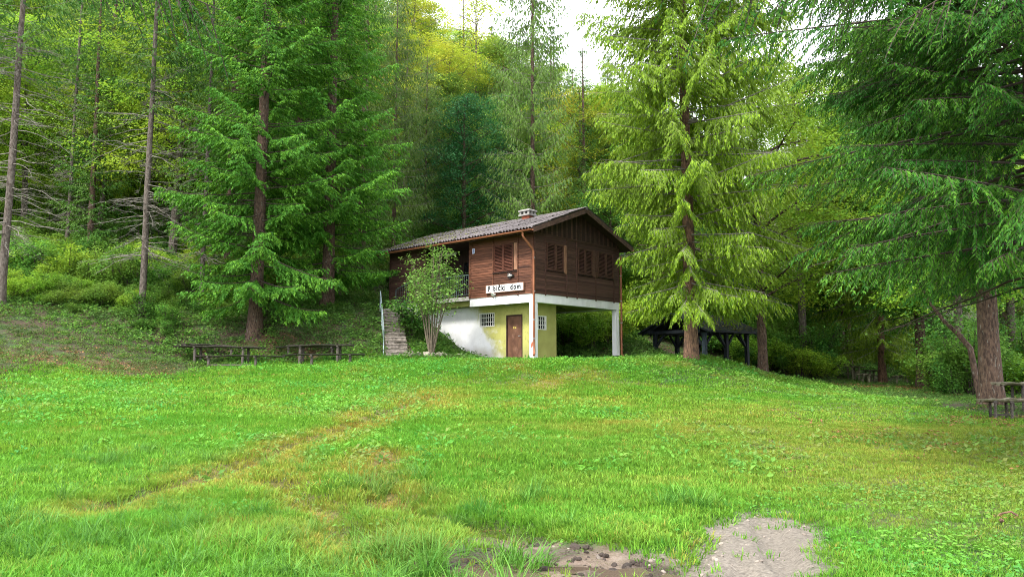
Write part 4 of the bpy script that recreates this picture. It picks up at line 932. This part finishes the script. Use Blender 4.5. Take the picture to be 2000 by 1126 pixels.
# right
put(S_B, 'spruce_tree', 1351, 30, 'great drooping yellow-green spruce on the mound beside the chalet', rz=1.5, s=1.0)
put(B_BR, 'broadleaf_tree', 1490, 35.5, 'lime green broadleaf tree with layered sprays behind the great drooping spruce', rz=.5, s=1.05)
put(B_M, 'broadleaf_tree', 1250, 53, 'mid green broadleaf tree between chalet and pavilion', rz=3.5, s=.85)
put(S_F, 'spruce_tree', 1645, 47, 'twin dark spruce trunk beside the far picnic table, left one', rz=.5, s=.95, sx=.8)
put(S_F, 'spruce_tree', 1659, 47.5, 'twin dark spruce trunk beside the far picnic table, right one', rz=3.5, s=1.0, sx=.8)
put(S_B, 'spruce_tree', 1725, 43, 'spruce with reddish trunk and low drooping branches by the far picnic tables', rz=4., s=.8)
put(S_F, 'spruce_tree', 1803, 35, 'dark spruce between the reddish trunk and the big right-hand trunk', rz=2., s=.85)
put(S_F, 'spruce_tree', 1940, 21, 'big dark-barked spruce trunk behind the grey plank bench', rz=1.2, s=1.0)
put(S_N, 'spruce_tree', 2095, 10.6, 'near dark green spruce hanging into the picture from the right', rz=0., s=1.0)
put(S_N, 'spruce_tree', 2085, 14.2, 'second dark green spruce hanging in from the right, behind the nearest one', rz=.35, s=1.05)
put(B_L, 'broadleaf_tree', 1572, 43, 'tall light green broadleaf tree between the drooping spruce and the right-hand spruces', rz=1.1, s=1.0)
put(B_L, 'broadleaf_tree', 1880, 30, 'leaning light green broadleaf tree behind the big right-hand trunk', rz=2.5, s=.75)
put(B_L, 'broadleaf_tree', 1985, 33, 'light green broadleaf tree at the right edge behind the benches', rz=5.1, s=.8)
# trees beside the camera whose lowest twigs hang into the top of the picture
def overhang(seed, base, H, limbs, label, needles, r0=.2):
    """a tall spruce whose few low limbs reach far out; limbs = list of end points in world space"""
    rng = np.random.default_rng(seed); tm, TP = trunk_mesh(rng, H, r0, M['bark_dark'])
    zb = gz1(*base); KV = []; KQ = []; nk = 0; BP = []; BR = []
    for (ex, ey, ez, ln) in limbs:
        e = np.array([ex - base[0], ey - base[1], ez - zb]); st = np.array([0, 0, e[2] + .9]); tt = np.linspace(0, 1, 8)
        P = st + (e - st) * tt[:, None]; P[:, 2] += .5 * np.sin(tt * math.pi) * .6; BP.append(P); BR.append(.022 * (1 - .85 * tt))
        n2 = int(np.linalg.norm(e - st) / .10); ts = rng.uniform(.35, 1, n2) ** .8
        A = np.stack([np.interp(ts, tt, P[:, j]) for j in range(3)], 1); T = unit((e - st)[None])[0]; lat = unit(np.cross(T, [0, 0, 1.])[None])[0]
        D2 = unit(T * .4 + lat * rng.choice([-1, 1], n2)[:, None] * rng.uniform(.1, .5, n2)[:, None] + np.array([0, 0, -1.]) * rng.uniform(.4, 1.3, n2)[:, None]); l2 = ln * rng.uniform(.3, 1., n2)
        u6 = np.linspace(0, 1, 8)[None, :, None]; BPs = A[:, None] + D2[:, None] * (l2[:, None, None] * u6) + np.array([0, 0, -.12]) * l2[:, None, None] * u6 ** 2
        for q in BPs: BP.append(q); BR.append(np.linspace(.006, .002, 8))
        n3 = (l2 / .010).astype(int) + 4; idx = np.repeat(np.arange(n2), n3); s = rng.uniform(.05, 1, len(idx)); d = D2[idx]
        B = A[idx] + d * (l2[idx] * s)[:, None] + np.array([0, 0, -.12]) * (l2[idx] * s * s)[:, None]
        D3 = unit(d * .6 + rng.normal(0, .55, (len(idx), 3))); S = unit(np.cross(D3, rng.normal(0, 1, (len(idx), 3)))); 
        v, q = kites(B, D3, S, rng.uniform(.03, .07, len(idx)), rng.uniform(.009, .014, len(idx))); KV.append(v); KQ.append(q + nk); nk += len(v)
    V, Q = tubes(np.stack(BP), np.stack(BR), 4)
    # ordinary crown high above
    top = spruce(seed + 1, H, 8.5, 3.0, r0, needles, M['bark_dark'], M['twig_dark'], dz=1.1, nb=4, d2=.4, d3=.3, tw=.4, ww=.1)
    o = plant('spruce_tree', {'trunk': tm, 'branches': mesh_np('branches', V, Q, [M['twig_dark']]), 'crown': mesh_np('crown', np.concatenate(KV), np.concatenate(KQ), [needles])}, (base[0], base[1], zb), label)
    mobj('branches', top['branches'], o); mobj('crown', top['crown'], o)
overhang(71, (-6.6, 4.2), 16, [(*at(345, -25, 5.4), .62), (*at(250, -40, 5.8), .6), (*at(430, 20, 5.0), .5)], 'spruce whose dark twigs dangle into the top left of the picture', M['spruce_near'])
overhang(73, (5.6, 3.4), 16, [(*at(1385, -20, 5.2), .75), (*at(1310, -60, 5.6), .6), (*at(1500, -30, 4.8), .55), (*at(1735, 60, 4.6), .4), (*at(1640, -40, 5.0), .5)], 'spruce whose dark twigs hang into the top edge right of centre', M['spruce_near'])

# lilac-like shrub in front of the balcony
sx_, sy_, sz_ = gpos(842, 32.3)
SH = broadleaf(31, 5.0, .04, 0, 1.3, M['leaf_shrub'], M['stem'], 15, 11, 40, .11, .7, stems=9, spread=.40, low=.45)
plant('shrub', SH, (sx_, sy_, sz_), 'many-stemmed light green shrub in front of the white basement wall', 'shrub')
# leaning grey stem beside the big right-hand trunk
rng = np.random.default_rng(9); x0, y0, z0 = gpos(1913, 23); 
P = np.array([at(1913, 715, 23), at(1895, 680, 23), at(1872, 652, 23.2), at(1845, 628, 23.4), at(1815, 590, 23.6), at(1790, 540, 24)]) - [x0, y0, z0]; P[0][2] = -.2
st_ = empty('leaning_stem', (x0, y0, z0), 0, 'dark leaning stem slanting up left beside the big right-hand trunk', 'tree')
MB().tube(P, [.10, .085, .075, .06, .045, .03], 8).obj('trunk', M['bark_dark'], st_, True)
n = 500; c = P[3:][rng.integers(0, 3, n)] + rng.normal(0, .7, (n, 3)); nr = unit(rng.normal(0, .5, (n, 3)) + [0, 0, 1.]); D = unit(np.cross(nr, rng.normal(0, 1, (n, 3))))
V, Q = kites(c, D, np.cross(nr, D), .12, .08); mobj('crown', mesh_np('crown', V, Q, [M['leaf_mid']]), st_)
# ================================================================ scattered stuff: far wood, undergrowth, lawn
def scatter(name, P, rot, scl, idx, protos, label, cat, tint=None):
    pc = bpy.data.collections.new(name + '_kinds')
    for i, me in enumerate(protos):
        po = bpy.data.objects.new('%s_kind_%02d' % (name, i), me); pc.objects.link(po)
    n = len(P); me = bpy.data.meshes.new(name); me.vertices.add(n); me.vertices.foreach_set('co', np.asarray(P, np.float32).ravel())
    a = me.attributes.new('rot', 'FLOAT_VECTOR', 'POINT'); a.data.foreach_set('vector', np.asarray(rot, np.float32).ravel())
    a = me.attributes.new('scl', 'FLOAT_VECTOR', 'POINT'); s = np.asarray(scl, np.float32); s = np.repeat(s[:, None], 3, 1) if s.ndim == 1 else s; a.data.foreach_set('vector', s.ravel())
    a = me.attributes.new('idx', 'INT', 'POINT'); a.data.foreach_set('value', np.asarray(idx, np.int32))
    a = me.attributes.new('tint', 'FLOAT', 'POINT'); a.data.foreach_set('value', np.asarray(tint if tint is not None else np.zeros(n), np.float32))
    me.update(); o = mobj(name, me); tag(o, label, cat, None, 'stuff')
    ng = bpy.data.node_groups.new(name, 'GeometryNodeTree')
    ng.interface.new_socket('Geometry', in_out='INPUT', socket_type='NodeSocketGeometry'); ng.interface.new_socket('Geometry', in_out='OUTPUT', socket_type='NodeSocketGeometry')
    gi = ng.nodes.new('NodeGroupInput'); go = ng.nodes.new('NodeGroupOutput'); ip = ng.nodes.new('GeometryNodeInstanceOnPoints'); ci = ng.nodes.new('GeometryNodeCollectionInfo')
    ci.inputs[0].default_value = pc; ci.inputs[1].default_value = True; ci.inputs[2].default_value = True
    def na(nm, t):
        q = ng.nodes.new('GeometryNodeInputNamedAttribute'); q.data_type = t; q.inputs[0].default_value = nm; return q.outputs[0]
    L = ng.links.new
    L(gi.outputs[0], ip.inputs['Points']); L(ci.outputs[0], ip.inputs['Instance']); ip.inputs['Pick Instance'].default_value = True
    L(na('idx', 'INT'), ip.inputs['Instance Index']); L(na('rot', 'FLOAT_VECTOR'), ip.inputs['Rotation']); L(na('scl', 'FLOAT_VECTOR'), ip.inputs['Scale']); L(ip.outputs[0], go.inputs[0])
    md = o.modifiers.new('scatter', 'NODES'); md.node_group = ng; return o
def joined(name, parts):
    V = []; Q = []; MI = []; mats = []; n = 0
    for me in parts.values():
        nv = len(me.vertices); v = np.empty(nv * 3, np.float32); me.vertices.foreach_get('co', v); nl = len(me.loops); li = np.empty(nl, np.int32); me.loops.foreach_get('vertex_index', li)
        if nl != len(me.polygons) * 4: continue
        V.append(v.reshape(-1, 3)); Q.append(li.reshape(-1, 4) + n); MI.append(np.full(len(me.polygons), len(mats))); mats.append(me.materials[0]); n += nv
    return mesh_np(name, np.concatenate(V), np.concatenate(Q), mats, np.concatenate(MI))
rng = np.random.default_rng(100)
def euler(n, rng, tilt=.08): return np.stack([rng.normal(0, tilt, n), rng.normal(0, tilt, n), rng.uniform(0, 6.283, n)], 1)
# ---- far wood on the hill and beyond the right-hand trees
TREES = [joined('wood_tree', p) for p in (S_C, B_M, B_L, B_D, B_Y, S_E)]
pts = []
for _ in range(4000):
    x, y = rng.uniform(-75, 75), rng.uniform(38, 118)
    if abs(x) > y * .80 + 4: continue
    px = 1000 + x / y * 1450
    near = 51 if px < 700 else (57 if px < 1130 else (45 if px < 1450 else 41))
    if px < 420: near = 42
    if px > 1440: near = 50
    if y < near: continue
    if any((x - a) ** 2 + (y - b) ** 2 < (3.0 + .012 * y + (2.6 if px > 1440 else 0)) ** 2 for a, b in pts): continue
    if px > 1440 and y > 75: continue
    pts.append((x, y))
P = np.array(pts); n = len(P); pxs = 1000 + P[:, 0] / P[:, 1] * 1450
kind = rng.choice(6, n, p=[.26, .22, .22, .12, .10, .08])
lft = (pxs < 420) & (P[:, 1] < 75); kind[lft] = rng.choice([1, 2, 2, 2, 0], lft.sum())
rgt = pxs > 1500; kind[rgt] = rng.choice([1, 2, 2, 0, 3], rgt.sum())
s = rng.uniform(.75, 1.15, n); mid_ = (pxs > 800) & (pxs < 1180); s[mid_] *= .72; s[(pxs > 1180) & (pxs < 1560)] *= .72
scatter('far_wood', np.column_stack([P, gz(P[:, 0], P[:, 1]) - .1]), euler(n, rng, .03), s, kind, TREES, 'mixed wood covering the hill behind the chalet', 'forest')
# ---- undergrowth
def bush_mesh(seed, leafm, H, r, n, leaf, stems=14):
    return joined('bush', broadleaf(seed, H, .012, 0, r, leafm, M['twig_dark'], stems, n, 42, leaf, .6, stems=5, spread=.42))
BU = [bush_mesh(41 + i, M['bush'], 1.5 + .3 * i, 1.0, 6, .11) for i in range(3)] + [bush_mesh(45 + i, M['bush_right'], 2.0 + .5 * i, 1.2, 7, .12) for i in range(3)] + [bush_mesh(51 + i, M['leaf_light'], 1.8 + .5 * i, 1.2, 7, .12) for i in range(2)]
pts = []; grid = set()
cx_ = rng.uniform(-1, 1, 30000); cy_ = rng.uniform(17, 64, 30000); cx_ = cx_ * (cy_ * .78 + 3); cw_ = wood_m(cx_, cy_)
for x, y, w in zip(cx_, cy_, cw_):
    px = 1000 + x / y * 1450
    if w < .8 or (int(x / .95), int(y / .95)) in grid: continue
    left = px < 800
    if left:
        if y < 31.8 or (px > 330 and y < 34.8) or (px > 650 and y < 44): continue
        if rng.random() > smooth(31, 36, y) * .9 + .1: continue
        if 560 < px < 720 and y < 42: continue
    else:
        if 1200 < px < 1440 and y < 43: continue
        if 1440 < px < 1610 and y < 41: continue
        if 1610 <= px < 1800 and y < 49: continue
        if 1800 <= px < 1840 and y < 36: continue
        if px >= 1840 and y < 27: continue
        q = np.array([x, y]) - HC; vv, uu = q @ DV, q @ DU
        if -1.5 < vv < 7.2 and -2 < uu < 11: continue
        if (x - 9.9) ** 2 + (y - 39) ** 2 < 9: continue
    grid.add((int(x / .95), int(y / .95))); pts.append((x, y, 0 if left else 1))
    if len(pts) > 2600: break
P = np.array(pts); n = len(P); k = rng.integers(0, 3, n) + 3 * (P[:, 2] > .5)
pxb = 1000 + P[:, 0] / P[:, 1] * 1450; sel = ((pxb > 1040) & (pxb < 1320)) | ((pxb > 1400) & (rng.random(n) < .45)) | ((pxb < 450) & (rng.random(n) < .15)); k[sel] = rng.integers(6, 8, sel.sum())
scatter('undergrowth', np.column_stack([P[:, :2], gz(P[:, 0], P[:, 1]) - .1]), euler(n, rng, .1), rng.uniform(.5, 1.15, n) * np.where((P[:, 2] < .5) & (P[:, 1] < 36), .6, 1), k, BU, 'leafy undergrowth filling the forest edge', 'bushes')
# ---- grass tufts and leafy weeds
def tuft(seed, n, h, w, rad, bend, mat, segs=3):
    rng = np.random.default_rng(seed); az = rng.uniform(0, 6.283, n); r = rad * np.sqrt(rng.uniform(0, 1, n)); a2 = az + rng.normal(0, .8, n)
    b = np.stack([r * np.cos(az), r * np.sin(az), np.full(n, -.01)], 1); d = np.stack([np.cos(a2), np.sin(a2), np.zeros(n)], 1); sd_ = np.stack([-np.sin(a2), np.cos(a2), np.zeros(n)], 1)
    hh_ = h * rng.uniform(.45, 1.15, n); bd_ = bend * rng.uniform(.2, 1.3, n); V = []; t = np.linspace(0, 1, segs + 1)
    for k in range(segs + 1):
        c = b + d * (hh_ * bd_ * t[k] ** 1.8)[:, None] + np.array([0, 0, 1.]) * (hh_ * (t[k] - .38 * bd_ * t[k] ** 2.5))[:, None]
        ww = w * (1 - t[k] ** 1.6) * .5 + w * .04
        V += [c + sd_ * ww, c - sd_ * ww]
    V = np.stack(V, 1); m = 2 * (segs + 1); base = np.arange(n)[:, None] * m; Q = np.concatenate([base + np.array([[2 * k, 2 * k + 1, 2 * k + 3, 2 * k + 2]]) for k in range(segs)])
    return mesh_np('grass_tuft', V.reshape(-1, 3), Q, [mat])
def rosette(seed, n, rad, leaf, mat, up=.35, h=.05):
    rng = np.random.default_rng(seed); az = rng.uniform(0, 6.283, n); r = rad * np.sqrt(rng.uniform(0, 1, n))
    b = np.stack([r * np.cos(az), r * np.sin(az), rng.uniform(0, h, n)], 1); nr = unit(rng.normal(0, up, (n, 3)) + [0, 0, 1.]); D = unit(np.cross(nr, rng.normal(0, 1, (n, 3)))); l = leaf * rng.uniform(.6, 1.3, n)
    V, Q = kites(b, D, np.cross(nr, D), l, l * rng.uniform(.4, .7, n), -nr * (l * .2)[:, None], .5); return mesh_np('leaf_rosette', V, Q, [mat])
def area_pts(n, ymin, ymax, margin=2.5):
    y = rng.uniform(ymin, ymax, n); half = y * .70 + margin; x = rng.uniform(-1, 1, n) * (ymax * .70 + margin); k = np.abs(x) < half; return x[k], y[k]
g_short = [tuft(200 + i, 26, .08, .0095, .13, .75, M['grass']) for i in range(3)]
g_mid = [tuft(205 + i, 22, .095, .017, .17, .75, M['grass'], 2) for i in range(3)]
g_far = [tuft(210 + i, 18, .11, .034, .26, .75, M['grass'], 2) for i in range(3)]
g_tall = [tuft(215 + i, 30, .26 + .05 * i, .012, .10, 1.05, M['grass_tall'], 4) for i in range(4)]
w_near = [rosette(220 + i, 13, .13, .044, M['weed'], .5, .05) for i in range(3)]
w_mid = [rosette(225 + i, 15, .22, .085, M['weed'], .5, .12) for i in range(3)]
PR = g_short + g_mid + g_far + g_tall + w_near + w_mid      # 0-2 3-5 6-8 9-12 13-15 16-18
XS = []; YS = []; KS = []; SS = []
def emit(x, y, k, s): XS.append(x); YS.append(y); KS.append(k); SS.append(s)
def lawn(x, y): return 1 - smooth(.35, .85, wood_m(x, y))
x, y = area_pts(24000, 3.6, 9.5); keep = (rng.random(len(x)) < (1 - smooth(.05, .75, mud_m(x, y)) ** .5 * .985) * (1 - .7 * rut_m(x, y)) * (1 - .35 * smooth(2, 4.5, x))); x, y = x[keep], y[keep]
right = smooth(1.2, 3.6, x + (fbm(x, y, 1.5, 61) - .5) * 3); h = .85 + .75 * fbm(x, y, 1.2, 62); emit(x, y, rng.integers(0, 3, len(x)), h * (1 - .45 * right) * (1 - .35 * dry_m(x, y)))
x, y = area_pts(30000, 9, 17); keep = (rng.random(len(x)) < lawn(x, y) * (1 - .72 * rut_m(x, y)) * (1 - smooth(.2, .5, mud_m(x, y)))); x, y = x[keep], y[keep]
right = smooth(1.5, 5, x); emit(x, y, rng.integers(3, 6, len(x)), (.8 + .7 * fbm(x, y, 1.6, 63)) * (1 - .4 * right) * (1 - .3 * dry_m(x, y)))
x, y = area_pts(42000, 16.5, 34); keep = rng.random(len(x)) < lawn(x, y); x, y = x[keep], y[keep]
emit(x, y, rng.integers(6, 9, len(x)), (.75 + .6 * fbm(x, y, 2.5, 64)) * (1 - .3 * dry_m(x, y)) * (1 - .35 * smooth(3, 9, x)))
# tall bent tussocks in the wet foreground on the left
x, y = area_pts(8200, 4.2, 16); tall = smooth(.46, .66, fbm(x, y, 1.7, 65)) * smooth(1.6, -.6, x) * smooth(15, 9, y) + .75 * smooth(9.2, 6.0, y) * smooth(-.2, -1.6, x)
keep = rng.random(len(x)) < tall * (1 - smooth(.3, .6, mud_m(x, y))) * .75; x, y = x[keep], y[keep]; emit(x, y, rng.integers(9, 13, len(x)), rng.uniform(.4, .85, len(x)))
for (cx, cy, q, sp) in ((-.75, 6.15, 26, .32), (-.95, 6.6, 14, .18), (-.45, 8.2, 12, .18), (2.1, 8.8, 12, .22), (-.2, 5.0, 8, .2), (.12, 6.35, 6, .08), (-1.9, 9.9, 12, .25), (-1.2, 9.3, 8, .2), (.25, 9.2, 8, .15)):
    emit(rng.normal(cx, sp, q), rng.normal(cy, sp, q), rng.integers(9, 13, q), rng.uniform(.6, 1.1, q))
# leafy weeds: trampled plantain at right and front, clover-like leaves farther off, thick on the mound
x, y = area_pts(9000, 4.5, 11); den = smooth(.38, .62, fbm(x, y, 1.3, 66)) * (.35 + .65 * smooth(-1, 2.5, x)) * (1 - smooth(.25, .6, mud_m(x, y)) * .9); keep = rng.random(len(x)) < den; x, y = x[keep], y[keep]
emit(x, y, rng.integers(13, 16, len(x)), rng.uniform(.7, 1.3, len(x)))
x, y = area_pts(26000, 10.5, 34); mound = smooth(24.5, 28, y) * smooth(-9, -4, x); leftp = smooth(-1, -5, x) * smooth(12, 14, y) * smooth(.35, .6, fbm(x, y, 2.2, 67)); den = np.max([mound, leftp, .35 * smooth(.5, .65, fbm(x, y, 2, 68))], 0) * lawn(x, y); keep = rng.random(len(x)) < den; x, y = x[keep], y[keep]
emit(x, y, rng.integers(16, 19, len(x)), rng.uniform(.7, 1.25, len(x)))
# thin tufts pushing up through the edge of the bare track
x = rng.uniform(-.5, 4.2, 1500); y = rng.uniform(4.8, 9.6, 1500); md = mud_m(x, y); keep = (md > .1) & (md < .85) & (rng.random(1500) < .55 * (1 - md)); x, y = x[keep], y[keep]; emit(x, y, rng.integers(0, 3, len(x)), rng.uniform(.3, .75, len(x)))
X, Y_, K_, S_ = map(np.concatenate, (XS, YS, KS, SS))
q = np.stack([X, Y_], 1) - HC; vv, uu = q @ DV, q @ DU; inside = (vv > .55) & (vv < 6.5) & (uu > .3) & (uu < 9.8); core_ = (vv > 1.5) & inside
st_l = np.stack([X, Y_], 1) - sb; sa = st_l @ sdir; sc_ = st_l @ np.array([sdir[1], -sdir[0]]); onst = (sa > -.1) & (sa < srun + 1.2) & (np.abs(sc_) < .55)
ok = ~(inside) & ~onst; X, Y_, K_, S_ = X[ok], Y_[ok], K_[ok], S_[ok]
tint = np.clip(dry_m(X, Y_) * rng.uniform(.3, 1.05, len(X)) + .65 * rng.random(len(X)) * (rng.random(len(X)) < .08), 0, .9); tint[(K_ >= 9) & (K_ <= 12)] *= .35; tint = np.clip(tint + smooth(2.5, 6, X) * rng.uniform(0, .5, len(X)) * (K_ >= 13), 0, .9)
scatter('lawn_grass', np.column_stack([X, Y_, gz(X, Y_)]), euler(len(X), rng, .1), S_, K_, PR, 'bright green meadow grass with leafy weeds and yellowed ruts', 'grass', tint)
# ---- ground cover on the forest floor and slope
gc = [rosette(240 + i, 20, .30, .13, M['cover'], .45, .22) for i in range(4)] + [tuft(245, 26, .35, .02, .22, .9, M['cover'], 3)]
x, y = area_pts(78000, 15, 52, 4); w = wood_m(x, y); px = 1000 + x / y * 1450
den = smooth(.15, .6, w) * np.clip(.55 + 1.1 * (fbm(x, y, 2.0, 70) - .3), 0, 1) * (1 - .85 * smooth(.2, .6, litter_m(x, y)))
stair_slope = (x > -7.5) & (x < -1.5) & (y > 31.5) & (y < 38); den = np.where(stair_slope | ((x < -5) & (x > -15) & (y > 31.8) & (y < 37)) | ((x < -11) & (y > 24.5) & (y < 33) & (rng.random(len(x)) < .75)), .95, den)
und = smooth(3, 6, (np.stack([x, y], 1) - HC) @ DV) * (y < 44) * (px > 1050) * (px < 1300); den = np.maximum(den, und * .9)
keep = rng.random(len(x)) < den; x, y = x[keep], y[keep]
q = np.stack([x, y], 1) - HC; vv, uu = q @ DV, q @ DU; st_l = np.stack([x, y], 1) - sb; sa = st_l @ sdir; sc_ = st_l @ np.array([sdir[1], -sdir[0]])
ok = ~((vv > .4) & (vv < 5.2) & (uu > -.3) & (uu < 10)) & ~((sa > -.2) & (sa < srun + 1.2) & (np.abs(sc_) < .62)); x, y = x[ok], y[ok]; n = len(x)
lf = smooth(.0, .7, wood_m(x, y)) * smooth(-8, -13, x) * smooth(31, 27, y)
scatter('ground_cover', np.column_stack([x, y, gz(x, y)]), euler(n, rng, .15), rng.uniform(.5, 1.2, n) * (1 - .45 * smooth(32, 28, y) * (x < -4)) * (1 - .55 * ((x > 8) & (x < 26) & (y < 46))), rng.choice(5, n, p=[.23, .23, .22, .22, .10]), gc, 'low leafy plants covering the forest floor and slope', 'ground cover', np.clip(.15 * rng.random(n) + lf * rng.uniform(0, .6, n), 0, .8))
# ---- fallen leaves
fl = [rosette(250 + i, 16, .35, .09, M['litter'], .3, .015) for i in range(3)]
x, y = area_pts(16000, 5.5, 46, 3); lm = litter_m(x, y); w = wood_m(x, y); keep = rng.random(len(x)) < np.clip(smooth(.1, .5, lm) + .14 * w + .012 + .03 * smooth(4, 8, x) * (y < 20), 0, 1); x, y = x[keep], y[keep]
q = np.stack([x, y], 1) - HC; vv, uu = q @ DV, q @ DU; ok = ~((vv > -.2) & (vv < 6.6) & (uu > -.3) & (uu < 10)); x, y = x[ok], y[ok]; n = len(x)
scatter('leaf_litter', np.column_stack([x, y, gz(x, y) + .035]), euler(n, rng, .1), rng.uniform(.5, 1.1, n) * (.55 + .45 * smooth(8, 16, y)), rng.integers(0, 3, n), fl, 'brown fallen leaves lying under the trees', 'fallen leaves')

# ---- crumbs of soil and small stones on the bare track and in the muddy hollow
M['clod'] = pm('wet_soil_clod', (.060, .042, .030), (.030, .021, .016), 20, .6, bump=.5, objrand=.3, spec=.4)
M['pebble'] = pm('pale_pebble', (.30, .26, .22), (.18, .15, .125), 20, .85, bump=.4, objrand=.3)
def lump(seed, m):
    me = stone_mesh(seed, (1, .85, .6)); me.materials.clear(); me.materials.append(m); return me
lumps = [lump(300 + i, M['clod']) for i in range(4)] + [lump(310 + i, M['pebble']) for i in range(3)]
x = rng.uniform(-1.8, 4.2, 9000); y = rng.uniform(4.6, 9.4, 9000); md = mud_m(x, y); dark = smooth(1.7, .9, x + (fbm(x, y, .6, 91) - .5) * 1.2)
keep = rng.random(9000) < smooth(.25, .7, md) * (.13 + .75 * dark * smooth(.42, .62, fbm(x, y, .5, 92))); x, y, dark = x[keep], y[keep], dark[keep]; n = len(x)
kd = np.where(rng.random(n) < dark * .95, rng.integers(0, 4, n), rng.integers(4, 7, n)); sz = np.where(kd < 4, rng.gamma(2.0, .011, n), rng.gamma(1.8, .0065, n))
scatter('soil_crumbs', np.column_stack([x, y, gz(x, y)]), euler(n, rng, .5), np.clip(sz, .004, .055), kd, lumps, 'dark soil clods and small stones on the bare muddy track', 'soil')
